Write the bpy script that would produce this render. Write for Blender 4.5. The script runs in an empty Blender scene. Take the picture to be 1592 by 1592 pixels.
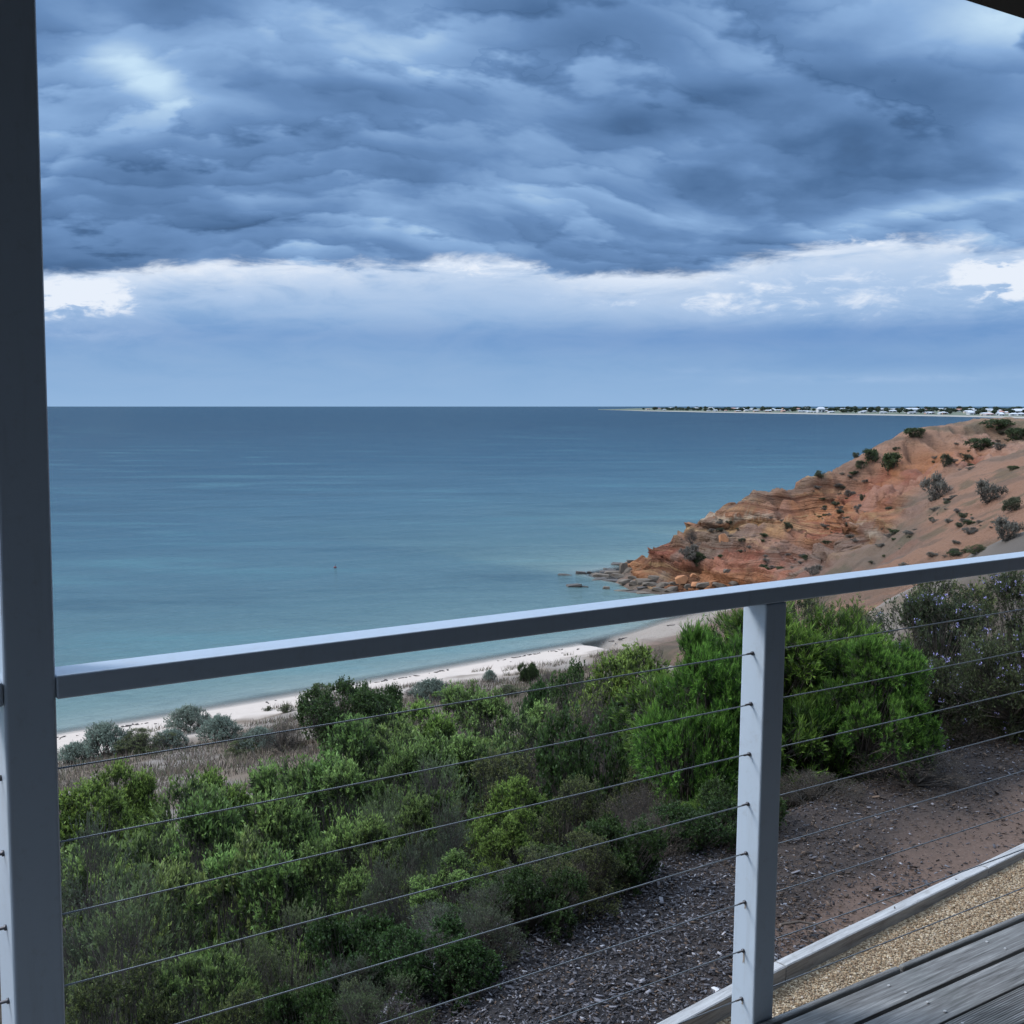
import bpy, bmesh, math, random
import numpy as np
from mathutils import Vector, Matrix
PI = math.pi
sc = bpy.context.scene
C = sc.collection
F, CX, TH, CZ = 1730.0, 605.4, 0.0948, 20.0      # focal length / principal point of the photo, pitch, eye height above the sea

# ------------------------------------------------------------------ camera
cam_d = bpy.data.cameras.new('camera'); cam = bpy.data.objects.new('camera', cam_d); C.objects.link(cam)
cam.location = (0, 0, CZ); cam.rotation_euler = (PI/2 - TH, 0, 0)
cam_d.sensor_width = 36; cam_d.lens = 36*F/1592; cam_d.shift_x = (796-CX)/1592
cam_d.clip_start = 0.05; cam_d.clip_end = 90000
sc.camera = cam
sc.view_settings.view_transform = 'Standard'; sc.view_settings.look = 'None'
sc.view_settings.gamma = 1; sc.view_settings.exposure = 0.0
sc.cycles.max_bounces = 6; sc.cycles.diffuse_bounces = 3; sc.cycles.transparent_max_bounces = 8
sc.cycles.use_adaptive_sampling = True; sc.cycles.adaptive_threshold = 0.01

def ray(px, py):
    c, s = math.cos(TH), math.sin(TH); X = (px-CX)/F; U = (796-py)/F
    return np.array([X, c+U*s, -s+U*c])
def at_z(px, py, z):
    d = ray(px, py); return d*(z-CZ)/d[2] + np.array([0, 0, CZ])
def at_y(px, py, y):
    d = ray(px, py); return d*y/d[1] + np.array([0, 0, CZ])

# ------------------------------------------------------------------ node helpers
class X:
    """arithmetic on node sockets"""
    def __init__(s, nt, v): s.nt = nt; s.v = v
    def _m(s, op, *a, clamp=False):
        n = s.nt.nodes.new('ShaderNodeMath'); n.operation = op; n.use_clamp = clamp
        for i, q in enumerate((s,)+a):
            q = q.v if isinstance(q, X) else q
            if isinstance(q, (int, float)): n.inputs[i].default_value = q
            else: s.nt.links.new(q, n.inputs[i])
        return X(s.nt, n.outputs[0])
    def __add__(s, o): return s._m('ADD', o)
    __radd__ = __add__
    def __mul__(s, o): return s._m('MULTIPLY', o)
    __rmul__ = __mul__
    def __sub__(s, o): return s._m('SUBTRACT', o)
    def __rsub__(s, o): return X(s.nt, o if not isinstance(o, X) else o.v)._m('SUBTRACT', s)
    def __truediv__(s, o): return s._m('DIVIDE', o)
    def pow(s, o): return s._m('POWER', o)
    def exp(s): return s._m('EXPONENT')
    def abs(s): return s._m('ABSOLUTE')
    def sqrt(s): return s._m('SQRT')
    def max(s, o): return s._m('MAXIMUM', o)
    def min(s, o): return s._m('MINIMUM', o)
    def atan2(s, o): return s._m('ARCTAN2', o)
    def clamp(s): return s._m('ADD', 0.0, clamp=True)
    def smooth(s, a, b):
        n = s.nt.nodes.new('ShaderNodeMapRange'); n.interpolation_type = 'SMOOTHSTEP'
        for k, q in ((0, s), (1, a), (2, b)):
            q = q.v if isinstance(q, X) else q
            if isinstance(q, (int, float)): n.inputs[k].default_value = q
            else: s.nt.links.new(q, n.inputs[k])
        return X(s.nt, n.outputs[0])
def vec(nt, a, b, c=0.0):
    n = nt.nodes.new('ShaderNodeCombineXYZ')
    for i, q in enumerate((a, b, c)):
        q = q.v if isinstance(q, X) else q
        if isinstance(q, (int, float)): n.inputs[i].default_value = q
        else: nt.links.new(q, n.inputs[i])
    return n.outputs[0]
def noise(nt, v, scale, detail=3, rough=0.5, dist=0.0, col=False):
    n = nt.nodes.new('ShaderNodeTexNoise'); n.inputs['Scale'].default_value = scale
    n.inputs['Detail'].default_value = detail; n.inputs['Roughness'].default_value = rough
    n.inputs['Distortion'].default_value = dist
    if v is not None: nt.links.new(v, n.inputs['Vector'])
    return X(nt, n.outputs[0])
def ramp(nt, fac, stops, interp='LINEAR'):
    n = nt.nodes.new('ShaderNodeValToRGB'); cr = n.color_ramp; cr.interpolation = interp
    while len(cr.elements) < len(stops): cr.elements.new(0.5)
    for e, (p, c) in zip(cr.elements, stops):
        e.position = p; e.color = (*c, 1)
    nt.links.new(fac.v if isinstance(fac, X) else fac, n.inputs[0])
    return n.outputs[0]
def mixc(nt, f, a, b, mode='MIX'):
    n = nt.nodes.new('ShaderNodeMix'); n.data_type = 'RGBA'; n.blend_type = mode
    for k, q in ((0, f), (6, a), (7, b)):
        q = q.v if isinstance(q, X) else q
        if isinstance(q, (int, float)): n.inputs[k].default_value = q
        elif isinstance(q, tuple): n.inputs[k].default_value = (*q, 1)
        else: nt.links.new(q, n.inputs[k])
    return n.outputs[2]
def srgb(r, g, b):
    f = lambda c: (c/255/12.92) if c <= 10 else ((c/255+0.055)/1.055)**2.4
    return (f(r), f(g), f(b))

# ------------------------------------------------------------------ world: overcast sky over the gulf
SUN_AZ, SUN_EL, SUN_STR = math.radians(-84), math.radians(40), 2.8
w = bpy.data.worlds.new('World'); sc.world = w; w.use_nodes = True
nt = w.node_tree; nt.nodes.clear()
tc = nt.nodes.new('ShaderNodeTexCoord'); sep = nt.nodes.new('ShaderNodeSeparateXYZ')
nt.links.new(tc.outputs['Generated'], sep.inputs[0])
dx, dy, dz = (X(nt, sep.outputs[i]) for i in range(3))
az = dx.atan2(dy)                                   # azimuth, 0 = +Y
hor = (dx*dx + dy*dy).sqrt().max(1e-4)
el = (dz/hor)                                       # tangent of elevation
def azel(px, py):
    d = ray(px, py); return math.atan2(d[0], d[1]), d[2]/math.hypot(d[0], d[1])
rr_c = (el.max(0.0)+0.11).pow(-0.6)*2.0
px_, py_ = dx/hor*rr_c, dy/hor*rr_c                 # position on the cloud deck
P = vec(nt, px_, py_, 0.0)
wn = noise(nt, P, 0.7, 3, 0.5); wn2 = noise(nt, vec(nt, px_+7.3, py_-3.1, 2.0), 0.7, 3, 0.5)
n0 = noise(nt, P, 0.42, 2, 0.5)
X_, Y_ = px_ + (wn-0.5)*0.7, py_*1.0 - px_*0.12 + (wn2-0.5)*0.7
big_ = noise(nt, vec(nt, X_, Y_*1.4, 0.0), 1.0, 3, 0.45); mid_ = noise(nt, vec(nt, X_, Y_*1.5, 3.0), 3.2, 4, 0.5); fine_ = noise(nt, vec(nt, px_, py_*1.5, 7.0), 9.0, 3, 0.55)
def roll(step, wa, wscale, seed, fine):
    """cloud rolls: bright shoulder fading to a dark flat base, then a crisp edge"""
    wv = noise(nt, vec(nt, px_, py_, seed), wscale, 3, 0.5)
    q_ = Y_/step + wv*wa + (mid_-0.5)*1.3 + (fine_-0.5)*fine*0.7
    t = q_._m('FRACT'); f = t.smooth(0.0, 0.34)*((t*-1.0+1.0)*0.85+0.15)
    am = noise(nt, vec(nt, px_+seed, py_*1.3, seed), 1.1, 2, 0.5).smooth(0.36, 0.64)
    return (f-0.42)*am
cov = (big_-0.5)*1.05 + (n0-0.5)*0.5 + (mid_-0.5)*0.68 + (fine_-0.5)*0.12 + roll(0.34, 5.5, 0.8, 11.0, 0.9)*0.34 + roll(0.14, 5.0, 1.2, 23.0, 1.4)*0.22 + 0.56
def blob(px, py, rx, ry, amp, tilt=0.0):
    a0, e0 = azel(px, py); u = (az-a0); v = (el-e0)
    c, s = math.cos(tilt), math.sin(tilt)
    uu = (u*c + v*s)*(F/rx); vv = (v*c - u*s)*(F/ry)
    return ((uu*uu + vv*vv)*-0.5).exp()*amp
for b in ((205,100,50,22,.30,-.35),(330,170,200,70,.16,0),(560,75,130,45,.14,0),(520,140,150,22,-.30,-.03),(110,60,60,16,-.15,0),
          (200,262,110,30,-.26,0),(230,372,170,42,-.25,0),(420,290,100,20,.08,0),(1120,60,150,35,-.12,0),(1330,175,260,45,-.28,.12),
          (1010,190,130,25,-.12,.1),(1140,212,90,20,.28,.1),(1500,45,110,40,.24,-.1),(1180,300,160,25,-.15,0),
          (1480,318,120,12,.30,.12),(960,260,140,15,.08,0),(80,195,60,40,.15,0),(1340,110,180,14,-.10,.1),(700,330,200,60,-.04,0),
          (900,30,120,40,-.14,0),(1330,400,170,9,.28,.08),(1480,385,90,12,-.1,.1)):
    cov = cov + blob(*b)
deck = ramp(nt, cov.clamp(), [(0.0, srgb(56,84,120)), (0.25, srgb(78,112,156)), (0.5, srgb(106,142,189)), (0.72, srgb(140,176,220)), (1.0, srgb(200,228,250))])
# the clear strip under the deck, its bright rim, distant cumulus, rain haze down to the horizon
Q = vec(nt, az*9.0, el*34.0, 1.0)
q1 = noise(nt, Q, 1.3, 5, 0.6, 0.4); q2 = noise(nt, vec(nt, az*26.0, el*60.0, 5.0), 1.3, 4, 0.65, 0.5)
edge = None
pts = [(60,428),(400,425),(620,412),(800,412),(900,432),(1060,434),(1180,405),(1330,384),(1450,380),(1620,378)]
mr = nt.nodes.new('ShaderNodeFloatCurve'); cv = mr.mapping.curves[0]
lo, hi = azel(60,428)[0], azel(1620,345)[0]
for i, (a, b) in enumerate(pts):
    aa, ee = azel(a, b); t = (aa-lo)/(hi-lo); v = (ee-0.1)/0.1
    if i == 0: cv.points[0].location = (0, v)
    elif i == len(pts)-1: cv.points[1].location = (1, v)
    else: cv.points.new(t, v)
mr.mapping.update()
nt.links.new(((az-lo)/(hi-lo)).clamp().v, mr.inputs['Value'])
edge = X(nt, mr.outputs[0])*0.1+0.1 + (q2-0.5)*0.012 + (q1-0.5)*0.040
under = edge - el                                    # > 0 below the deck's edge
rim = ((under.max(0.0)*-1.0)/0.011).exp()
bank = (under.max(0.0)*-1.0/0.022).exp()
low = ramp(nt, (el/0.125).clamp(), [(0.0, srgb(140,180,222)), (0.3, srgb(126,168,214)), (0.5, srgb(116,159,210)), (0.66, srgb(140,178,222)), (1.0, srgb(168,198,234))])
lowv = (q1-0.5)*0.5*(el/0.12).clamp()
low = mixc(nt, (lowv+0.06).clamp(), low, srgb(240,244,252))
low = mixc(nt, (lowv*-1.0).clamp(), low, srgb(70,110,165))
b2 = None
for b in ((85,462,60,20,2.2,.1),(150,470,60,24,.7,0),(120,520,70,5,.5,0),(330,440,120,22,.35,0),(720,418,120,10,1.3,0),(560,450,320,26,.22,0),
          (1535,425,26,20,1.7,0),(1583,430,20,26,1.9,0),(1180,455,110,28,.45,.1),(1420,460,150,30,.42,0),(980,470,70,8,.35,0),(1400,490,150,8,.22,0),
          (1330,372,50,8,1.3,-.05),(950,440,160,16,.32,.12),(1420,588,180,4,.34,0),(1100,575,45,3.5,.22,0),(1560,520,60,5,.12,0),
          (1080,440,120,26,.25,.1),(1500,410,110,22,.3,0)):
    t = blob(*b); b2 = t if b2 is None else b2 + t
b2m = (b2*((q2-0.5)*4.0 + (q1-0.5)*4.4 + 0.75).max(0.0)*0.56)
low = mixc(nt, (bank*0.42*(q1*1.4)).clamp(), low, srgb(225,235,250))
low = mixc(nt, (rim*1.3*((q1*3.6-1.2).max(0.0)) ).clamp(), low, srgb(238,245,255))
low = mixc(nt, (b2m.clamp()*0.85), low, srgb(186,210,242))
low = mixc(nt, ((b2m-0.5)*1.1).clamp(), low, srgb(250,252,255))
d2 = blob(1250,525,330,15,.45) + blob(1450,560,200,10,.25) + blob(250,505,180,20,.12)
low = mixc(nt, d2.clamp(), low, srgb(92,138,198))
skyc = mixc(nt, under.smooth(-0.010, 0.004), deck, low)
skyc = mixc(nt, ((b2m-0.35)*1.6*under.smooth(-0.02, 0.0)).clamp(), skyc, srgb(235,243,255))
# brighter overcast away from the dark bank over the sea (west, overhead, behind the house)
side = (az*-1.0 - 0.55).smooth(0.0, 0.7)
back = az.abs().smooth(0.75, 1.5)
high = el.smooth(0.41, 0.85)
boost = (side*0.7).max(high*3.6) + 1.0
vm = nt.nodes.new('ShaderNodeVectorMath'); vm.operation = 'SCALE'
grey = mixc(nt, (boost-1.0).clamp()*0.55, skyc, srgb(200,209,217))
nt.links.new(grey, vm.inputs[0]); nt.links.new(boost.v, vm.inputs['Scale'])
sky = nt.nodes.new('ShaderNodeTexSky'); sky.sky_type = 'NISHITA'; sky.sun_disc = False
sky.sun_elevation = SUN_EL; sky.sun_rotation = SUN_AZ
bg1 = nt.nodes.new('ShaderNodeBackground'); bg1.inputs[1].default_value = 0.05; nt.links.new(sky.outputs[0], bg1.inputs[0])
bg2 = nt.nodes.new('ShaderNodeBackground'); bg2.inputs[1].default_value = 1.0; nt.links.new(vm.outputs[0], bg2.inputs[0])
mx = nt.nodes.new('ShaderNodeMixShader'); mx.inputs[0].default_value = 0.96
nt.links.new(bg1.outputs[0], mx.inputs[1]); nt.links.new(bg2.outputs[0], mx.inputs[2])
wo = nt.nodes.new('ShaderNodeOutputWorld'); nt.links.new(mx.outputs[0], wo.inputs[0])
w.cycles.sampling_method = 'MANUAL'; w.cycles.sample_map_resolution = 512

sun_d = bpy.data.lights.new('sun', 'SUN'); sun = bpy.data.objects.new('sun', sun_d); C.objects.link(sun)
sun_d.energy = SUN_STR; sun_d.angle = math.radians(16); sun_d.color = (1.0, 0.95, 0.9)
sdir = Vector((math.sin(SUN_AZ)*math.cos(SUN_EL), math.cos(SUN_AZ)*math.cos(SUN_EL), math.sin(SUN_EL)))
sun.rotation_euler = (-sdir).to_track_quat('-Z', 'Y').to_euler(); sun.location = sdir*50

# ------------------------------------------------------------------ object helpers
def prop(o, label=None, cat=None, group=None, kind=None):
    if label: o['label'] = label
    if cat: o['category'] = cat
    if group: o['group'] = group
    if kind: o['kind'] = kind
    return o
def empty(name, loc=(0,0,0), rz=0.0, scale=None):
    o = bpy.data.objects.new(name, None); C.objects.link(o); o.location = loc; o.rotation_euler = (0,0,rz)
    o.empty_display_size = 0.1
    if scale is not None: o.scale = scale
    return o
def mesh_np(name, V, Fc, n, mat=None, cols=None, smooth=False, mats=None):
    """V (N,3); Fc (M,n) polygons with n corners; cols (N,3) pigment per vertex"""
    me = bpy.data.meshes.new(name); V = np.asarray(V, np.float32); Fc = np.asarray(Fc, np.int32)
    me.vertices.add(len(V)); me.vertices.foreach_set('co', V.ravel())
    me.loops.add(Fc.size); me.loops.foreach_set('vertex_index', Fc.ravel())
    me.polygons.add(len(Fc)); me.polygons.foreach_set('loop_start', np.arange(len(Fc), dtype=np.int32)*n)
    me.polygons.foreach_set('loop_total', np.full(len(Fc), n, np.int32))
    if smooth: me.polygons.foreach_set('use_smooth', np.ones(len(Fc), bool))
    me.update(calc_edges=True)
    if cols is not None:
        at = me.color_attributes.new('pigment', 'FLOAT_COLOR', 'POINT')
        cc = np.ones((len(V), 4), np.float32); cc[:, :cols.shape[1]] = cols; at.data.foreach_set('color', cc.ravel())
    if mat: me.materials.append(mat)
    return me
def link(name, me, parent=None, loc=None, rot=None):
    o = bpy.data.objects.new(name, me); C.objects.link(o)
    if parent: o.parent = parent
    if loc is not None: o.location = loc
    if rot is not None: o.rotation_euler = rot
    return o
def dup(root, loc, rz, scale, label=None, group=None):
    r = root.copy(); C.objects.link(r); r.location = loc; r.rotation_euler = (0, 0, rz); r.scale = scale
    if label: r['label'] = label
    if group: r['group'] = group
    for ch in list(root.children):
        c = ch.copy(); C.objects.link(c); c.parent = r
        for g in ch.children:
            d = g.copy(); C.objects.link(d); d.parent = c
    return r
def box_bm(bm, x0, x1, y0, y1, z0, z1, bevel=0.0, seg=2):
    r = bmesh.ops.create_cube(bm, size=1.0); vs = r['verts']
    for v in vs:
        v.co = Vector(((x0+x1)/2 + v.co.x*(x1-x0), (y0+y1)/2 + v.co.y*(y1-y0), (z0+z1)/2 + v.co.z*(z1-z0)))
    if bevel > 0:
        es = list({e for v in vs for e in v.link_edges})
        bmesh.ops.bevel(bm, geom=es, offset=bevel, segments=seg, affect='EDGES', profile=0.5)
def bm_obj(name, bm, mat, parent=None, smooth=False, loc=None, rot=None):
    me = bpy.data.meshes.new(name); bm.to_mesh(me); bm.free(); me.materials.append(mat)
    if smooth:
        for p in me.polygons: p.use_smooth = True
    return link(name, me, parent, loc, rot)

# numpy value noise
def _h(ix, iy, iz, seed):
    n = (ix*374761393 + iy*668265263 + iz*1274126177 + seed*974711) & 0x7fffffff
    n = ((n ^ (n >> 13))*1103515245) & 0x7fffffff
    n = (n ^ (n >> 16)); return (n & 0xffff)/65535.0
def vnoise(x, y, z=0.0, seed=0):
    x, y, z = np.broadcast_arrays(np.asarray(x, float), np.asarray(y, float), np.asarray(z, float))
    ix, iy, iz = (np.floor(a).astype(np.int64) for a in (x, y, z)); fx, fy, fz = x-ix, y-iy, z-iz
    fx, fy, fz = (f*f*(3-2*f) for f in (fx, fy, fz)); o = 0
    for a in (0, 1):
        for b in (0, 1):
            for c in (0, 1):
                o = o + _h(ix+a, iy+b, iz+c, seed)*(fx if a else 1-fx)*(fy if b else 1-fy)*(fz if c else 1-fz)
    return o*2-1
def fbm(x, y, z=0.0, oct=4, seed=0, gain=0.5):
    o = 0; a = 1.0; f = 1.0
    for k in range(oct):
        o = o + a*vnoise(np.asarray(x)*f, np.asarray(y)*f, np.asarray(z)*f, seed+k*17); a *= gain; f *= 2.03
    return o
def sstep(a, b, x):
    t = np.clip((np.asarray(x, float)-a)/(b-a), 0, 1); return t*t*(3-2*t)

# ------------------------------------------------------------------ materials
def new_mat(name):
    m = bpy.data.materials.new(name); m.use_nodes = True; nt = m.node_tree
    return m, nt, nt.nodes['Principled BSDF']
def attr(nt):
    a = nt.nodes.new('ShaderNodeAttribute'); a.attribute_name = 'pigment'; return a.outputs['Color']
def bump(nt, b, h, strength, dist):
    n = nt.nodes.new('ShaderNodeBump'); n.inputs['Strength'].default_value = strength; n.inputs['Distance'].default_value = dist
    nt.links.new(h.v if isinstance(h, X) else h, n.inputs['Height']); nt.links.new(n.outputs[0], b.inputs['Normal'])
def coord(nt, which='Object'):
    t = nt.nodes.new('ShaderNodeTexCoord'); return t.outputs[which]
def posn(nt):
    g = nt.nodes.new('ShaderNodeNewGeometry'); return g.outputs['Position']

def leaf_mat(name, trans=0.42, rough=0.55, hue_var=0.12, val_var=0.3):
    m, nt, b = new_mat(name)
    oi = nt.nodes.new('ShaderNodeObjectInfo'); rnd = X(nt, oi.outputs['Random'])
    hs = nt.nodes.new('ShaderNodeHueSaturation'); nt.links.new(attr(nt), hs.inputs['Color'])
    nt.links.new((rnd*hue_var*0.25 + (0.5-hue_var*0.125)).v, hs.inputs['Hue'])
    r2 = (rnd*7.31)._m('FRACT'); nt.links.new((r2*val_var + (1-val_var/2)).v, hs.inputs['Value'])
    nt.links.new(hs.outputs[0], b.inputs['Base Color']); b.inputs['Roughness'].default_value = rough
    b.inputs['Specular IOR Level'].default_value = 0.35
    tr = nt.nodes.new('ShaderNodeBsdfTranslucent'); nt.links.new(hs.outputs[0], tr.inputs['Color'])
    mx = nt.nodes.new('ShaderNodeMixShader'); mx.inputs[0].default_value = trans
    nt.links.new(b.outputs[0], mx.inputs[1]); nt.links.new(tr.outputs[0], mx.inputs[2])
    nt.links.new(mx.outputs[0], nt.nodes['Material Output'].inputs[0]); return m
M = {}
M['leaf'] = leaf_mat('leaf'); M['flower'] = leaf_mat('flower', 0.3, 0.6, 0.0, 0.0)
def flat_mat(name, col, rough=0.8, nscale=8.0, var=0.25, bs=0.3, bd=0.01, attrcol=False, spec=0.3):
    m, nt, b = new_mat(name); P = coord(nt); n = noise(nt, P, nscale, 5, 0.6)
    base = attr(nt) if attrcol else col
    c = mixc(nt, ((n-0.5)*2*var+0.5*var).clamp(), base if attrcol else tuple(col), (0.02, 0.02, 0.02))
    nt.links.new(c, b.inputs['Base Color']); b.inputs['Roughness'].default_value = rough
    b.inputs['Specular IOR Level'].default_value = spec
    if bs: bump(nt, b, n, bs, bd)
    return m
M['bark'] = flat_mat('bark', (0.085, 0.07, 0.06), 0.9, 30)
M['greybark'] = flat_mat('grey_bark', (0.075, 0.066, 0.058), 0.9, 30)
# painted steel / timber of the balustrade
m, nt, b = new_mat('grey_paint'); b.inputs['Specular IOR Level'].default_value = 0.7; P = coord(nt); n = noise(nt, P, 900, 2, 0.6); n2 = noise(nt, P, 3.0, 4, 0.6); n3 = noise(nt, P, 40, 4, 0.7)
c = mixc(nt, (n2-0.35).clamp()*0.5, (0.43, 0.51, 0.60), (0.36, 0.43, 0.50)); mpp = nt.nodes.new('ShaderNodeMapping'); mpp.inputs['Scale'].default_value = (22, 22, 1.6); nt.links.new(P, mpp.inputs[0]); n4 = noise(nt, mpp.outputs[0], 2.0, 5, 0.65); c = mixc(nt, ((n3-0.56)*3).clamp()*0.35, c, (0.22, 0.21, 0.19)); c = mixc(nt, ((n4-0.54)*3).clamp()*0.4, c, (0.27, 0.29, 0.30))
nt.links.new(c, b.inputs['Base Color']); b.inputs['Roughness'].default_value = 0.3; bump(nt, b, n, 0.25, 0.0005); M['paint'] = m
m, nt, b = new_mat('stainless'); b.inputs['Base Color'].default_value = (0.24, 0.25, 0.26, 1); b.inputs['Metallic'].default_value = 0.9
b.inputs['Roughness'].default_value = 0.42; wv = nt.nodes.new('ShaderNodeTexWave'); wv.inputs['Scale'].default_value = 160; wv.bands_direction = 'DIAGONAL'
nt.links.new(coord(nt), wv.inputs[0]); bump(nt, b, wv.outputs[1], 0.5, 0.0005); M['steel'] = m
m, nt, b = new_mat('fitting'); b.inputs['Base Color'].default_value = (0.10, 0.10, 0.11, 1); b.inputs['Metallic'].default_value = 0.7; b.inputs['Roughness'].default_value = 0.4; M['fitting'] = m
# rusty tint under the cable ends
M['stain'] = flat_mat('weather_stain', (0.30, 0.27, 0.24), 0.8, 200)
# decking
def deck_mat(name, reeded):
    m, nt, b = new_mat(name); P = coord(nt); mp = nt.nodes.new('ShaderNodeMapping'); mp.inputs['Scale'].default_value = (1.3, 30, 30)
    oi = nt.nodes.new('ShaderNodeObjectInfo'); 
    nt.links.new(P, mp.inputs[0]); ad = nt.nodes.new('ShaderNodeVectorMath'); ad.operation = 'ADD'
    nt.links.new(mp.outputs[0], ad.inputs[0]); nt.links.new(vec(nt, X(nt, oi.outputs['Random'])*40, X(nt, oi.outputs['Random'])*90), ad.inputs[1])
    g = noise(nt, ad.outputs[0], 2.6, 7, 0.68, 0.9); g2 = noise(nt, ad.outputs[0], 11, 3, 0.6, 0.3); big = noise(nt, P, 3.5, 4, 0.6)
    c = ramp(nt, (g*0.75+g2*0.25).clamp(), [(0.33, (0.022, 0.023, 0.024)), (0.43, (0.115, 0.112, 0.108)), (0.55, (0.20, 0.205, 0.205)), (0.68, (0.38, 0.38, 0.37))])
    c = mixc(nt, ((big-0.5)*3).clamp()*0.45, c, (0.05, 0.062, 0.055))
    kn = noise(nt, P, 9.0, 2, 0.4); c = mixc(nt, ((kn-0.70)*14).clamp()*0.6, c, (0.02, 0.018, 0.016))
    h = g*0.7 + g2*0.3
    if reeded:
        s = nt.nodes.new('ShaderNodeSeparateXYZ'); nt.links.new(P, s.inputs[0])
        wv = (X(nt, s.outputs[1])*2*PI/0.0062)._m('SINE')*0.5+0.5
        c = mixc(nt, (wv*-1+0.75).clamp()*0.75, c, (0.018, 0.018, 0.02)); h = h*0.4 + wv*1.6
    nt.links.new(c, b.inputs['Base Color']); b.inputs['Roughness'].default_value = 0.72; bump(nt, b, h, 0.7, 0.0018); return m
M['deck'] = deck_mat('weathered_deck', False); M['deck_reed'] = deck_mat('reeded_deck', True)
m, nt, b = new_mat('weathered_sleeper'); P = coord(nt); mp = nt.nodes.new('ShaderNodeMapping'); mp.inputs['Scale'].default_value = (1.5, 24, 24); nt.links.new(P, mp.inputs[0])
g = noise(nt, mp.outputs[0], 2.2, 7, 0.7, 0.8); g2 = noise(nt, P, 14, 4, 0.6)
c = ramp(nt, g, [(0.25, (0.10, 0.095, 0.09)), (0.45, (0.30, 0.30, 0.30)), (0.7, (0.47, 0.47, 0.47))]); c = mixc(nt, ((g2-0.6)*5).clamp()*0.5, c, (0.16, 0.15, 0.13))
nt.links.new(c, b.inputs['Base Color']); b.inputs['Roughness'].default_value = 0.85; bump(nt, b, g, 0.8, 0.004); M['sleeper'] = m
M['soffit'] = flat_mat('dark_soffit', (0.018, 0.018, 0.017), 0.7, 5, 0.15, 0.1)
M['wall'] = flat_mat('dark_weatherboard', (0.03, 0.032, 0.035), 0.8, 5, 0.15, 0.1)
# terrain
m, nt, b = new_mat('earth'); P = posn(nt); n = noise(nt, P, 1.3, 6, 0.65); n2 = noise(nt, P, 22, 5, 0.7); n3 = noise(nt, P, 90, 3, 0.7)
c = mixc(nt, ((n2-0.45)*2).clamp()*0.45, attr(nt), (0.05, 0.045, 0.04)); c = mixc(nt, ((n3-0.55)*3).clamp()*0.35, c, (0.32, 0.28, 0.24)); c = mixc(nt, ((n-0.5)*2).clamp()*0.3, c, (0.13, 0.10, 0.08))
nt.links.new(c, b.inputs['Base Color']); b.inputs['Roughness'].default_value = 0.95; b.inputs['Specular IOR Level'].default_value = 0.1
bump(nt, b, n2+n3*0.4, 0.6, 0.02); M['earth'] = m
m, nt, b = new_mat('cliff_earth'); P = posn(nt); n = noise(nt, P, 0.9, 7, 0.68); n2 = noise(nt, P, 4.5, 5, 0.7); 
c = mixc(nt, ((n-0.52)*3).clamp()*0.4, attr(nt), (0.30, 0.21, 0.16)); c = mixc(nt, ((n2-0.54)*4).clamp()*0.6, c, (0.075, 0.058, 0.05))
nt.links.new(c, b.inputs['Base Color']); b.inputs['Roughness'].default_value = 0.95; b.inputs['Specular IOR Level'].default_value = 0.08
n5 = noise(nt, P, 13, 4, 0.75); c5 = mixc(nt, ((n5-0.55)*5).clamp()*0.6, c, (0.06, 0.05, 0.045)); c5 = mixc(nt, ((0.42-n5)*4).clamp()*0.3, c5, (0.42, 0.33, 0.27)); at_ = nt.nodes.new('ShaderNodeAttribute'); at_.attribute_name = 'pigment'; msk = X(nt, at_.outputs['Alpha'])
sp = nt.nodes.new('ShaderNodeSeparateXYZ'); nt.links.new(P, sp.inputs[0]); xx_, yy_, zz_n = (X(nt, sp.outputs[k]) for k in range(3))
zw = zz_n + (noise(nt, P, 0.12, 3)-0.5)*3.0 + xx_*0.03; st1 = noise(nt, vec(nt, xx_*0.06, yy_*0.06, zw*1.5), 1.0, 4, 0.65); st2 = noise(nt, vec(nt, xx_*0.1, yy_*0.1, zw*5.0), 1.0, 3, 0.6)
c5 = mixc(nt, ((0.47-st1)*9).clamp()*msk*0.75, c5, (0.12, 0.05, 0.03)); c5 = mixc(nt, ((st1-0.55)*8).clamp()*msk*0.6, c5, (0.46, 0.30, 0.15)); c5 = mixc(nt, ((0.42-st2)*10).clamp()*msk*0.7, c5, (0.06, 0.035, 0.025))
nt.links.new(c5, b.inputs['Base Color']); bump(nt, b, n2+n*0.6+n5*0.5+(st1*2.2+st2*1.0)*msk, 1.0, 0.4); M['cliff'] = m
m, nt, b = new_mat('gravel_path'); P = posn(nt); v = nt.nodes.new('ShaderNodeTexVoronoi'); v.inputs['Scale'].default_value = 130; nt.links.new(P, v.inputs['Vector'])
hs = nt.nodes.new('ShaderNodeSeparateColor'); nt.links.new(v.outputs['Color'], hs.inputs[0])
c = ramp(nt, hs.outputs[0], [(0.0, (0.14, 0.095, 0.06)), (0.4, (0.27, 0.20, 0.125)), (0.8, (0.40, 0.31, 0.20)), (1.0, (0.55, 0.48, 0.36))])
n = noise(nt, P, 5, 4, 0.6); c = mixc(nt, ((n-0.5)*2).clamp()*0.35, c, (0.17, 0.13, 0.10)); nt.links.new(c, b.inputs['Base Color']); b.inputs['Roughness'].default_value = 0.95
bump(nt, b, (X(nt, v.outputs['Distance'])*-1.0), 0.9, 0.006); M['gravel'] = m
M['chips'] = flat_mat('bark_chip', None, 0.85, 60, 0.2, 0.0, attrcol=True)
M['grass'] = flat_mat('dry_grass', None, 0.9, 2, 0.1, 0.0, attrcol=True, spec=0.1)
M['rock'] = flat_mat('shore_rock', (0.15, 0.118, 0.09), 0.9, 1.6, 0.6, 0.6, 0.15)
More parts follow.
